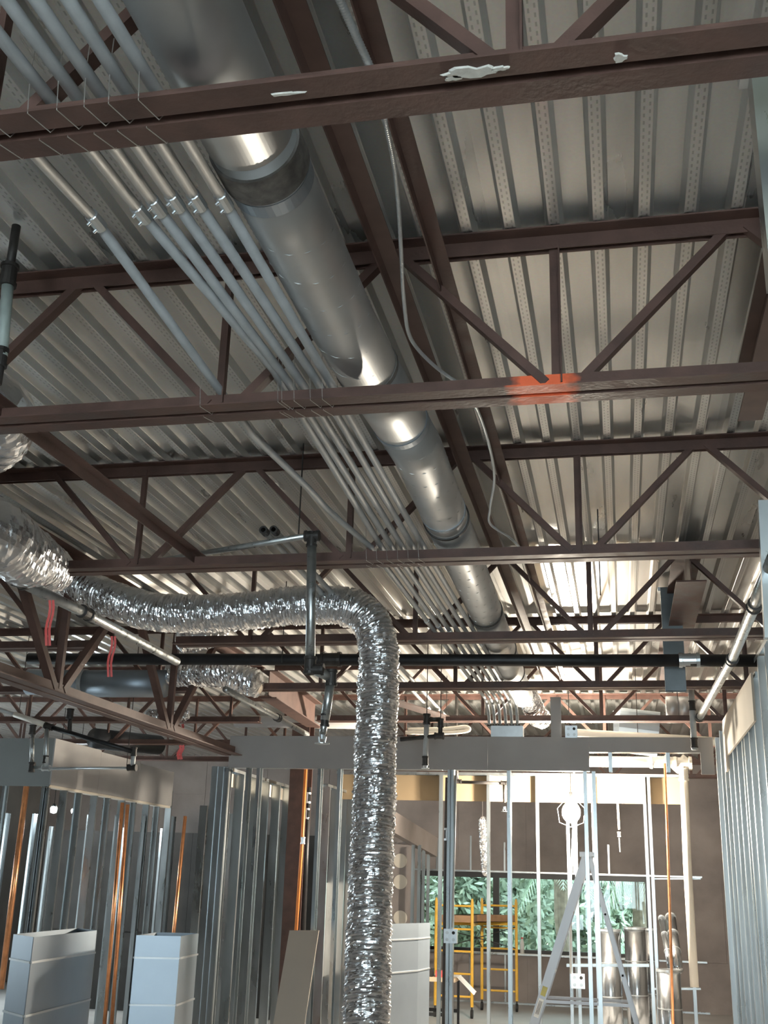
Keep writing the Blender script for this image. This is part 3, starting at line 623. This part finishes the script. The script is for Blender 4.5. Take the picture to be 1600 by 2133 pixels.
pipe_thing('pale pipe on the left running back to meet the header board', [(lp2, .026)], [(az(578, 1495, 1.36), .03, lp2[2]-lp2[0])])
rp = [az(1612, 1160, 1.42), az(1572, 1261, 1.42), az(1525, 1374, 1.42), az(1458, 1494, 1.42)]
pipe_thing('shiny pipe on the right running back under the joists to an elbow', [(rp, .030)], [(rp[1], .034, rp[3]-rp[0]), (rp[2], .034, rp[3]-rp[0]), (rp[3], .032, rp[3]-rp[0])])
q = rp[3]; pipe_thing('short upright pipe below elbow at right end of the header', [([q+V((-.06, 0, .25)), q+V((-.06, 0, -.28))], .026, 'emt')], [(q+V((-.06, 0, -.22)), .027, UP), (q+V((-.06, 0, .1)), .027, UP)])
YL = 9.6
g = lambda x, y: at(x, y, YL)
pipe_thing('sprinkler loop on the far left with two drops and an elbow',
  [([g(-40, 1466), g(30, 1488)], .022, 'emt'), ([g(30, 1488), g(100, 1512)], .026, 'pvc'), ([g(104, 1514), g(200, 1543), g(278, 1566)], .022, 'black'), ([g(279, 1568), g(276, 1598)], .022, 'emt'), ([g(272, 1600), g(98, 1601), g(70, 1598)], .014, 'tin'),
   ([g(97, 1518), g(96, 1598)], .022, 'tin'), ([g(68, 1522), g(66, 1596)], .020, 'galv'), ([g(145, 1528), g(146, 1490)], .020, 'iron')],
  [(g(102, 1513), .027, g(200, 1543)-g(104, 1514)), (g(279, 1566), .025, UP), (g(275, 1599), .026, AX), (g(66, 1598), .028, UP), (g(68, 1520), .028, UP), (g(95, 1582), .022, UP), (g(146, 1487), .030, UP), (g(96, 1600), .024, AX, 'tin')])
pipe_thing('pale green pipe drop cut by the left photo edge before the second joist', [([at(17, 586, 3.1), at(3, 742, 3.1)], .021, 'palepipe'), ([at(3, 742, 3.1), at(-6, 800, 3.1)], .016, 'iron'), ([at(18, 575, 3.1), V((at(18, 575, 3.1).x, 3.1, Z(2.2)))], .016, 'iron')], [(at(18, 574, 3.1), .027, UP), (at(1, 745, 3.1), .022, UP)])
YD = 10.0; g2 = lambda x, y: at(x, y, YD)
pipe_thing('sprinkler drop with side elbow in front of the header right of the foil duct',
  [([g2(889, 1500), g2(886, 1583)], .024, 'emt'), ([g2(834, 1540), g2(914, 1533)], .020, 'iron'), ([g2(917, 1532), g2(918, 1500)], .020, 'iron'), ([g2(889, 1500), g2(917, 1498)], .020, 'iron')],
  [(g2(889, 1498), .030, UP), (g2(886, 1585), .026, UP), (g2(915, 1533), .027, AX), (g2(918, 1506), .025, UP)], heads=[g2(886, 1600)])
YQ = 13.0; g3 = lambda x, y: at(x, y, YQ)
pipe_thing('brown stepped sprinkler pipe hanging in front of the lit gypsum strip',
  [([V((g3(950, 1604).x, 13.0, Z(2.2))), g3(950, 1604), g3(954, 1626)], .018, 'iron'), ([g3(955, 1629), g3(1048, 1631)], .018, 'iron'), ([g3(1050, 1632), g3(1051, 1672)], .016, 'iron')], [(g3(955, 1628), .023, AX), (g3(1050, 1631), .023, AX), (g3(951, 1606), .023, UP)], heads=[g3(1051, 1690)])
pipe_thing('white pipe drop with nozzle hanging left of the copper tube', [([at(1287, 1672, 13.6), at(1290, 1728, 13.6)], .014, 'pvc'), ([at(1290, 1745, 13.6), at(1292, 1775, 13.6)], .008, 'tin')], [(at(1290, 1738, 13.6), .018, UP, 'pvc')])
# PVC + insulated line through the door header
YV = 12.95; g4 = lambda x, y: at(x, y, YV)
pipe_thing('cream PVC line turning down from the header opening, right of the copper tube', [([g4(1225, 1586), g4(1412, 1588)], .06), ([g4(1405, 1605), g4(1430, 1578)], .05), ([g4(1424, 1600), g4(1432, 1800), g4(1447, 2056)], .045)],
  [(g4(1372, 1587), .062, AX, 'white'), (g4(1422, 1590), .062, AX, 'pvc'), (g4(1424, 1612), .048, UP, 'pvc')], 'pvc', name='pvc_pipe')
pipe_thing('long white pipe lying behind the top edge of the header', [([at(1200, 1527, 11.9), at(1495, 1545, 11.9)], .045)], [], 'pvc', name='pvc_pipe')
pipe_thing('white curved pipe above the header beside the pull box', [(spline([at(850, 1520, 12.2), at(930, 1518, 12.2), at(970, 1514, 12.2), at(974, 1522, 12.2), at(930, 1526, 12.2), at(845, 1526, 12.2)], 6), .022)], [], 'pvc', name='pvc_pipe')
pipe_thing('grey pipe crossing above left part of the header', [([at(490, 1502, 12.6), at(740, 1506, 12.6)], .07)], [], 'gyp', name='pvc_pipe')
pipe_thing('copper tube hanging from the deck to the floor right of the ladder', [([at(1385, 1590, 12.75), at(1391, 1760, 12.75), at(1397, 1950, 12.75), at(1403, 2150, 12.75)], .014)], [], 'copper', name='copper_line')
for lbl, a, b_, Y, r in (('bright copper reflection modelled as a tube, left of the pair in left stud wall', (255, 1672), (217, 2140), 12.6, .022), ('copper reflection modelled as a tube, right of the pair in left stud wall', (266, 1676), (232, 2140), 12.7, .022),
   ('brown copper reflection modelled as a pipe, slanting at the left photo edge behind the studs', (55, 1638), (2, 2060), 12.4, .035), ('thin copper reflection modelled as a tube behind the second zinc duct box', (386, 1700), (340, 2165), 13.5, .022)):
    pipe_thing(lbl, [([at(*a, Y), at(*b_, Y)], r)], [], 'copper', name='copper_line')  # these coppery tubes stand in for reflections among the left studs
pipe_thing('orange sprinkler tube standing in front of the dark column', [([at(637, 1598, 11.8), at(630, 1740, 11.8), at(616, 1950, 11.8)], .018)], [(at(631, 1751, 11.8), .022, UP, 'tin')], 'orange', name='orange_tube')
pipe_thing('dark iron pipe with pale bands right of the orange tube', [([at(642, 1640, 12.0), at(630, 1940, 12.0)], .035)], [(at(640, 1662, 12.0), .036, UP, 'tin'), (at(638, 1695, 12.0), .036, UP, 'tin')], 'black', name='iron_pipe')
pipe_thing('dark iron pipe standing beside the middle studs of the header wall', [([at(935, 1620, 11.2), at(932, 1760, 11.2), at(928, 2140, 11.2)], .035)], [(at(934, 1738, 11.2), .037, UP, 'tin'), (at(932, 1848, 11.2), .037, UP)], 'iron', name='iron_pipe')
# hanging zinc struts
def hang(px0, py0, px1, py1, Y, w, label, top=None, m='stud'):
    b0 = at(px1, py1, Y); e = empty('hanging_stud', b0, label, 'stud')
    a, b = w/2, .034; zt_ = top or Z(2.17)
    prof = [(-a, -b), (a, -b), (a, b), (-a, b), (-a+.002, b-.002), (a-.002, b-.002), (a-.002, -b+.002), (-a+.002, -b+.002)]
    t = .0025
    for x0, x1, y0, y1 in ((-a, a, -b, -b+t), (-a, a, b-t, b), (-a, -a+t, -b+t, b-t), (a-t, a, -b+t, b-t)):
        MB().box((b0.x+x0, b0.y+y0, b0.z), (b0.x+x1, b0.y+y1, zt_)).build('stud_face', m, e)
    MB().box((b0.x-a-.02, b0.y-b-.01, zt_-.03), (b0.x-a, b0.y+b, zt_)).build('clip', 'tin', e)
hang(0, 0, 1640, 592, 2.15, .075, 'zinc box stud hanging from the nearest joist at upper right photo edge', at(1560, 140, 2.15).z)
hang(0, 0, 1408, 1440, 8.42, .15, 'dark zinc stud hanging from the deck before the brown beam on right', m='strut')
MB().bar(at(1590, 1045, 5.2), at(1604, 1330, 5.2), .05, .05, (1, 0, 0)).build('hanging_stud', 'stud', label='blue-grey zinc stud at right photo edge beside the shiny pipe', cat='stud')
MB().tube([at(196, 1538, 13.4), at(330, 1552, 14.6)], .13, 24).build('round_duct', 'black', smooth=True, label='black round duct behind the far left sprinkler loop', cat='duct')
# suspension rods
for i, (px, py0, py1, Y) in enumerate(((623, 945, 1112, 5.3), (890, 1340, 1499, 10.0), (919, 1400, 1500, 10.0), (588, 1300, 1380, 8.1), (40, 1440, 1490, 9.6), (265, 1525, 1595, 9.6), (1252, 1150, 1240, 6.6), (1330, 1400, 1536, 11.9), (931, 1400, 1519, 12.2), (1413, 1400, 1464, 11.6), (1006, 1500, 1702, 13.6))):
    nm = ['beside the riser pipe elbow', 'above the central sprinkler drop', 'just right of the central sprinkler drop', 'holding the black iron pipe', 'holding the far left sprinkler loop', 'beside far left elbow of the loop', 'under the third joist at right', 'holding the long white pipe behind the header', 'holding the curved white pipe', 'holding the bright duct stub at right', 'holding the foil stub near the window'][i]
    q_ = at(px-1, py1, Y); MB().tube([V((q_.x, q_.y, Z(2.215))), q_], .004, 6).build('hanger_rod', 'iron', label='thin threaded hanger rod %s' % nm, cat='rod')
# red flagging ribbons
for i, (x0, y0, x1, y1, Y) in enumerate(((107, 1250, 97, 1345, 5.8), (236, 1325, 226, 1410, 6.4), (380, 1508, 377, 1535, 9.0), (378, 1552, 373, 1582, 9.0))):
    nm = ['longest red flagging ribbon tied to the pale left pipe', 'second red flagging ribbon, right of the longest one', 'short red ribbon knotted on top of the girder chord', 'short red ribbon hanging below the girder chord'][i]
    Y = az(x0, y0-4, 1.335).y if i < 2 else 9.25
    e = empty('flagging_ribbon', at(x0, y0, Y), nm, 'ribbon')
    for s in ((-1, 1) if i in (0, 1, 3) else (0,)):
        P = [at(x0+s*2+2*math.sin(k*1.3), y0+(y1-y0)*k/6, Y)+V((0, .004*math.sin(k), 0)) + V((s*.004-(x0-x1)*.0027*k/6*Y/6, 0, 0)) for k in range(7)]
        b = MB()
        for a_, c_ in zip(P, P[1:]): b.bar(a_, c_, .013 if i < 2 else .022, .0012, (1, .3, 0))
        b.build('ribbon_tail', 'ribbon', e)
# ================================================================ WORK LAMP
def lamp(px, py, Y, label, m, r=.10, cord=True):
    c = at(px, py, Y); e = empty('work_lamp', c-V((0, 0, r)), label, 'lamp')
    MB().sphere(c, r, 20, (1, 1, 1.15)).build('bulb', m, e, smooth=True)
    MB().tube([c+V((0, 0, r*1.0)), c+V((0, 0, r*1.3)), c+V((0, 0, r*2.2))], [.03, .03, .02], 14).build('socket', 'rubber', e)
    if cord: MB().tube([c+V((0, 0, r*2.2)), V((c.x, c.y, Z(2.21)))], .005, 6).build('cord', 'rubber', e)
    cg = MB()
    for k in range(4):
        a = k*math.pi/2; u = V((math.cos(a), math.sin(a), 0)); cg.tube([c+u*.025+V((0, 0, r*1.7)), c+u*r*1.5+V((0, 0, r*.4)), c+u*r*1.3-V((0, 0, r*1.1)), c-V((0, 0, r*1.6))], .0016, 5)
    cg.build('wire_guard', 'tin', e)
    return c
lamp(1190, 1692, 12.75, 'glaring work lamp hanging beyond the header left of the ladder top', 'bulb')
lamp(112, 1686, 14.6, 'small cool lamp seen between the left studs', 'bulb2', .035)
lamp(154, 1689, 15.4, 'small cool lamp one stud right of the other on the left', 'bulb2', .03)

# ================================================================ LOOSE THINGS ON THE FLOOR
def rect_duct(pL, pM, pR, Y, dY, label, ztop, h_extra=0, seams=(.14, .43)):
    # plan of the box from three top corners seen in the photo (left, middle/front, right)
    z = ztop; a = az(*pL, z-H) ; c = az(*pR, z-H); m_ = az(*pM, z-H)
    d = a+c-m_
    e = empty('duct_section', V(((a.x+c.x)/2, (a.y+c.y)/2, 0)), label, 'duct'); t = .0015
    cs = [V((q.x, q.y, 0)) for q in (m_, c, d, a)]
    for i in range(4):
        p, q = cs[i], cs[(i+1) % 4]; n = (q-p).normalized().cross(V((0, 0, 1))); b = MB()
        b.add([p, q, q+V((0, 0, z)), p+V((0, 0, z)), p-n*.002, q-n*.002, q-n*.002+V((0, 0, z)), p-n*.002+V((0, 0, z))], [(0, 1, 2, 3), (5, 4, 7, 6), (3, 2, 6, 7), (0, 4, 5, 1)])
        b.build('side_panel', 'sheet', e)
        for s in seams:
            k = MB(); k.bar(p+V((0, 0, z-s))+n*.004, q+V((0, 0, z-s))+n*.004, .012, .008); k.build('stiffening_rib', 'ductm', e)
    return e
rect_duct((28, 1946), (70, 1952), (202, 1938), 7, .3, 'first zinc duct box standing at lower left, bluish face', 1.57)
rect_duct((284, 1948), (377, 1950), (414, 1944), 7, .3, 'second zinc duct box standing right of the first', 1.55)
rect_duct((800, 1926), (872, 1924), (896, 1922), 9.5, .3, 'grey zinc duct box standing behind the hanging foil duct', 1.55)
b0, b1, b2, b3 = at(603, 1938, 10.35), at(664, 1938, 10.35), at(634, 2150, 9.85), at(566, 2150, 9.85)
b = MB(); th = V((0, .016, 0)); b.add([b0, b1, b2, b3, b0+th, b1+th, b2+th, b3+th], [(0, 3, 2, 1), (4, 5, 6, 7), (0, 1, 5, 4), (1, 2, 6, 5), (2, 3, 7, 6), (3, 0, 4, 7)])
lg = (b3-b0)*( (b0.z-.02)/(b0.z-b3.z)); b = MB(); bb = [b0, b1, b1+lg, b0+lg]; b.add(bb+[q+th for q in bb], [(0, 3, 2, 1), (4, 5, 6, 7), (0, 1, 5, 4), (1, 2, 6, 5), (2, 3, 7, 6), (3, 0, 4, 7)])
b.build('gypsum_sheet', 'tan', label='tan gypsum sheet leaning on the studs left of the hanging foil duct', cat='board')
# spiral duct lengths standing behind the right studs
def standing(px, py, Y, r, label, lean=None, seams=4, zb=0):
    t = at(px, py, Y); base = V((t.x, t.y, zb)) if lean is None else lean; e = empty('pipe_section', base, label, 'duct', 'round zinc duct lengths stored at the right')
    d = (t-base); L = d.length; d.normalize()
    MB().tube([base, t], r, 28, True).build('pipe_wall', 'shine', e, smooth=True)
    for k in range(1, seams): MB().ring(base+d*L*k/seams-d*.006, base+d*L*k/seams+d*.006, r+.005, r*.9, 28).build('seam_rib', 'ductm', e)
    MB().ring(t-d*.02, t+d*.004, r+.004, r*.92, 28).build('rim', 'tin', e)
    MB().tube([t-d*.002, t+d*.0015], r*.92, 28).build('dark_opening', 'hole_shade', e)
YT = 14.3
standing(1268, 1936, YT, .135, 'leftmost standing round duct length right of the ladder')
standing(1322, 1932, YT+.2, .125, 'round duct length standing beside the pale right stud')
standing(1352, 1934, YT+.6, .10, 'narrow round duct length standing half behind the right stud')
standing(1392, 2020, 13.0, .125, 'short round duct length standing below the copper tube', seams=3)
standing(1378, 1912, 14.2, .035, 'thin zinc tube leaning in the right corner', lean=at(1398, 2020, 13.4)*1, seams=3)
standing(1397, 1910, 14.25, .06, 'thicker zinc tube leaning in the right corner', lean=at(1412, 2020, 13.5)*1, seams=3)
# stepladder
def ladder():
    e = empty('step_ladder', at(1190, 2133, 12.2)*1, 'aluminium stepladder standing under the work lamp', 'ladder'); e.location.z = 0; WL[e.name] = V(e.location)
    A = at(1222, 1782, 12.0); Bx = at(1226, 1782, 12.0)
    s1 = (at(1112, 2133, 12.0)-A); f1 = A+s1*((A.z)/(A.z-at(1112, 2133, 12.0).z))
    s2 = (at(1326, 2133, 12.0)-Bx); f2 = Bx+s2*(Bx.z/(Bx.z-at(1326, 2133, 12.0).z))
    off = V((0, .42, 0))
    for o in (V((0, 0, 0)), off):
        MB().sweep(A+o, f1+o, uprof(.085, .028, .004), (0, 1, 0), True).build('front_rail', 'alu', e)
        MB().sweep(Bx+o, f2+o, uprof(.045, .022, .003), (0, 1, 0), True).build('rear_rail', 'alu', e)
        q = .62; MB().bar(A+o+(f1-A)*q, Bx+o+(f2-Bx)*q, .03, .004).build('spreader', 'alu', e)
    for k in range(1, 8):
        p = A+(f1-A)*(k/8); MB().box((p.x-.04, p.y+.004, p.z-.012), (p.x+.04, p.y+off.y-.004, p.z+.012)).build('step', 'alu', e)
        if k in (2, 4, 6):
            p = Bx+(f2-Bx)*(k/8); MB().bar(p, p+off, .02, .02).build('rear_brace', 'alu', e)
    MB().box((A.x-.07, A.y-.03, A.z-.01), (A.x+.1, A.y+.45, A.z+.035)).build('top_cap', 'alu', e)
    p = A+(f1-A)*.56; d = (f1-A).normalized(); u = d.cross(V((0, 1, 0))).normalized()
    MB().bar(p+V((0, -.003, 0)), p+d*.09+V((0, -.003, 0)), .05, .002, u).build('sticker', 'label', e, label='yellow sticker')
    MB().bar(p+d*.12+V((0, -.003, 0)), p+d*.30+V((0, -.003, 0)), .05, .002, u).build('sticker', 'white', e, label='white printed sticker')
    for k in range(3): MB().bar(p+d*.14+u*(.012*(k-1))+V((0, -.0045, 0)), p+d*.27+u*(.012*(k-1))+V((0, -.0045, 0)), .005, .001, u).build('print_line', 'iron', e)
    for o in (V((0, 0, 0)), off):
        for f in (f1, f2): MB().box((f.x-.05, f.y+o.y-.005, 0), (f.x+.05, f.y+o.y+.035, .05)).build('foot', 'rubber', e)
ladder()
# baker scaffold
def scaffold():
    A = az(983, 2122, -H); B_ = az(1004, 2104, -H); Cc = az(1077, 2108, -H); Dd = A+(B_-Cc)*1.0
    zt_ = at(982, 1872, A.y).z
    e = empty('scaffold', (A+Cc)/2, 'yellow rolling scaffold in front of the window', 'scaffold')
    for p in (A, B_, Cc, Dd):
        MB().tube([V((p.x, p.y, .16)), V((p.x, p.y, zt_-.06)), V((p.x, p.y, zt_))], [.024, .024, .014], 10).build('post', 'yellow', e)
        MB().tube([V((p.x, p.y, .16)), V((p.x, p.y, .10))], .012, 8).build('caster_stem', 'iron', e)
        MB().tube([V((p.x-.018, p.y, .062)), V((p.x+.018, p.y, .062))], .062, 18).build('caster_wheel', 'rubber', e)
    for p, q in ((Dd, A), (B_, Cc)):
        for z in (.30, .62, .94, 1.26, 1.60): MB().tube([V((p.x, p.y, z)), V((q.x, q.y, z))], .016, 8).build('rung', 'yellow', e)
    for p, q in ((A, B_), (Dd, Cc)):
        MB().bar(V((p.x, p.y, 1.33)), V((q.x, q.y, 1.33)), .05, .03).build('side_rail', 'yellow', e)
        MB().tube([V((p.x, p.y, 1.28)), V((q.x, q.y, .95))], .007, 6).build('cross_brace', 'iron', e); MB().tube([V((p.x, p.y, .95)), V((q.x, q.y, 1.28))], .007, 6).build('cross_brace', 'iron', e)
    pl = MB(); z = 1.36; pl.add([V((q.x, q.y, zz)) for zz in (z, z+.10) for q in (A, B_, Cc, Dd)], [(3, 2, 1, 0), (4, 5, 6, 7), (0, 1, 5, 4), (1, 2, 6, 5), (2, 3, 7, 6), (3, 0, 4, 7)]); pl.build('platform', 'plank', e)
scaffold()
# work table
def table():
    Y = 15.0; l, r = at(866, 2034, Y), at(948, 2034, Y); z = l.z
    e = empty('work_table', V(((l.x+r.x)/2, Y+.3, 0)), 'small work table with black legs below the window', 'table')
    MB().box((l.x, Y, z-.05), (r.x, Y+.6, z)).build('tabletop', 'wood', e)
    for x in (l.x+.02, r.x-.05):
        for y in (Y+.02, Y+.55): MB().box((x, y, 0), (x+.03, y+.03, z-.05)).build('leg', 'black', e)
    for y in (Y+.03, Y+.56): MB().box((l.x+.02, y, .34), (r.x-.02, y+.02, .38)).build('stretcher', 'black', e)
    MB().box((l.x+.06, Y+.06, z), (l.x+.20, Y+.25, z+.09)).build('cardboard_box', 'iron', label='small dark box on the work table', cat='box')
    MB().box((l.x+.24, Y+.08, z), (l.x+.36, Y+.22, z+.075)).build('cardboard_box', 'ribbon', label='small red box on the work table', cat='box')
    s = at(948, 2030, Y); sh = MB(); n = 6
    top = [(s.x-.03, Y+.1+.35*k/n, z+.004) for k in range(n+1)]
    sh.add([(s.x-.20, Y+.1+.35*k/n, z+.003) for k in range(n+1)]+[(s.x+.01, Y+.1+.35*k/n, z+.006) for k in range(n+1)]+[(s.x+.22, Y+.1+.35*k/n, z-.19-.01*math.sin(k)) for k in range(n+1)], [(k, k+1, n+2+k, n+1+k) for k in range(n)]+[(n+1+k, n+2+k, 2*n+3+k, 2*n+2+k) for k in range(n)])
    o = sh.build('paper_sheet', 'white', label='white sheet drooping off right end of the work table', cat='paper'); md = o.modifiers.new('thick', 'SOLIDIFY'); md.thickness = .003
table()
c = at(1086, 1985, 20.4)
e = empty('plastic_jug', V((c.x, YB-.02, wz0)), 'white jug standing on the window sill behind the scaffold', 'jug')
MB().tube([(c.x, YB-.012, wz0), (c.x, YB-.012, wz0+.16), (c.x, YB-.012, wz0+.22), (c.x, YB-.012, wz0+.235)], [.036, .036, .02, .018], 16).build('jug_body', 'white', e, smooth=True)
MB().tube([(c.x, YB-.012, wz0+.235), (c.x, YB-.012, wz0+.26)], .02, 12).build('cap', 'ribbon', e)
# ================================================================ OUTSIDE
MB().box((-30, YB+.2, -.3), (25, 60, -.12)).build('ground', 'soil', kind='structure')
def shrub(x, y, h, r, n, seed, label):
    rn = random.Random(seed); e = empty('leafy_tree', (x, y, -.12), label, 'tree', 'leafy trees outside the window')
    MB().tube([(x, y, -.12), (x+.05, y, h*.4), (x-.03, y+.05, h*.75)], [.09, .07, .03], 8).build('trunk', 'bark', e)
    b = MB()
    for k in range(n):
        u = V((rn.gauss(0, 1), rn.gauss(0, 1), rn.gauss(0, 1))).normalized()*(rn.random()**.4)
        c = V((x+u.x*r, y+u.y*r, h*.52+u.z*h*.5)); a = V((rn.gauss(0, 1), rn.gauss(0, 1), rn.gauss(0, 1))).normalized(); t = a.orthogonal().normalized(); s = rn.uniform(.07, .15)
        b.add([c-a*s, c+t*s*.4, c+a*s, c-t*s*.4], [(0, 1, 2, 3)])
    b.build('foliage', 'leaf', e, kind='stuff')
for k, (px, Y, h, r) in enumerate(((880, 24.5, 4.2, 1.5), (960, 26.5, 4.8, 1.7), (1040, 24.8, 3.9, 1.5), (1120, 26.5, 4.6, 1.7), (1210, 28, 5.0, 1.8), (1290, 27, 4.0, 1.6), (1370, 28, 4.6, 1.8))):
    nm = ['pale green tree outside at left edge of the window', 'leafy tree outside behind the scaffold', 'bushy tree outside at the window mullion', 'leafy tree outside between mullion and palm', 'tree outside behind the palm trunk', 'low dark tree outside right of the ladder top', 'tree outside beyond right end of the window'][k]
    p = at(px, 1900, Y); shrub(p.x, Y, h, r, 5200, k, nm)
def palm(x, y, h, n, L, seed, label):
    rn = random.Random(seed); e = empty('palm_tree', (x, y, -.12), label, 'palm tree')
    MB().tube([(x, y, -.12)]+[(x+.02*math.sin(k), y, h*k/8) for k in range(1, 9)], [.16]+[.14+.012*(k % 2) for k in range(8)], 12).build('trunk', 'bark', e)
    for k in range(n):
        a = 2*math.pi*k/n+rn.uniform(-.2, .2); el = rn.uniform(-.5, .9); u = V((math.cos(a), math.sin(a), 0)); b = MB(); P = []
        for i in range(9):
            t = i/8; P.append(V((x, y, h))+u*L*t*math.cos(el*.6)+V((0, 0, L*(math.sin(el)*t-.75*t*t))))
        b.tube(P, [.016*(1-i/9)+.003 for i in range(9)], 5); sd = V((-u.y, u.x, 0))
        for i in range(1, 9):
            for j in range(3):
                f = (i-1+j/3)/8; q = P[i-1]+(P[i]-P[i-1])*(j/3)
                for s in (-1, 1):
                    l = .42*L*math.sin(math.pi*min(1, f*.75+.22)); tip = q+(sd*s*.75+(P[i]-P[i-1]).normalized()*.7+V((0, 0, -.45))).normalized()*l; wv = (P[i]-P[i-1]).normalized()*.018
                    b.add([q-wv, q+wv, tip], [(0, 1, 2)])
        b.build('frond', 'frond', e)
p = at(1172, 1900, 23.2); palm(p.x, 23.2, 2.75, 15, 1.25, 1, 'palm with a bare trunk outside behind the left ladder rail')
p = at(1335, 1900, 23.6); palm(p.x, 23.6, 2.35, 15, 1.2, 4, 'palm outside behind the standing round ducts')
p = at(1300, 1960, 22.6); palm(p.x, 22.6, .9, 11, .6, 6, 'low young palm outside at the window sill')
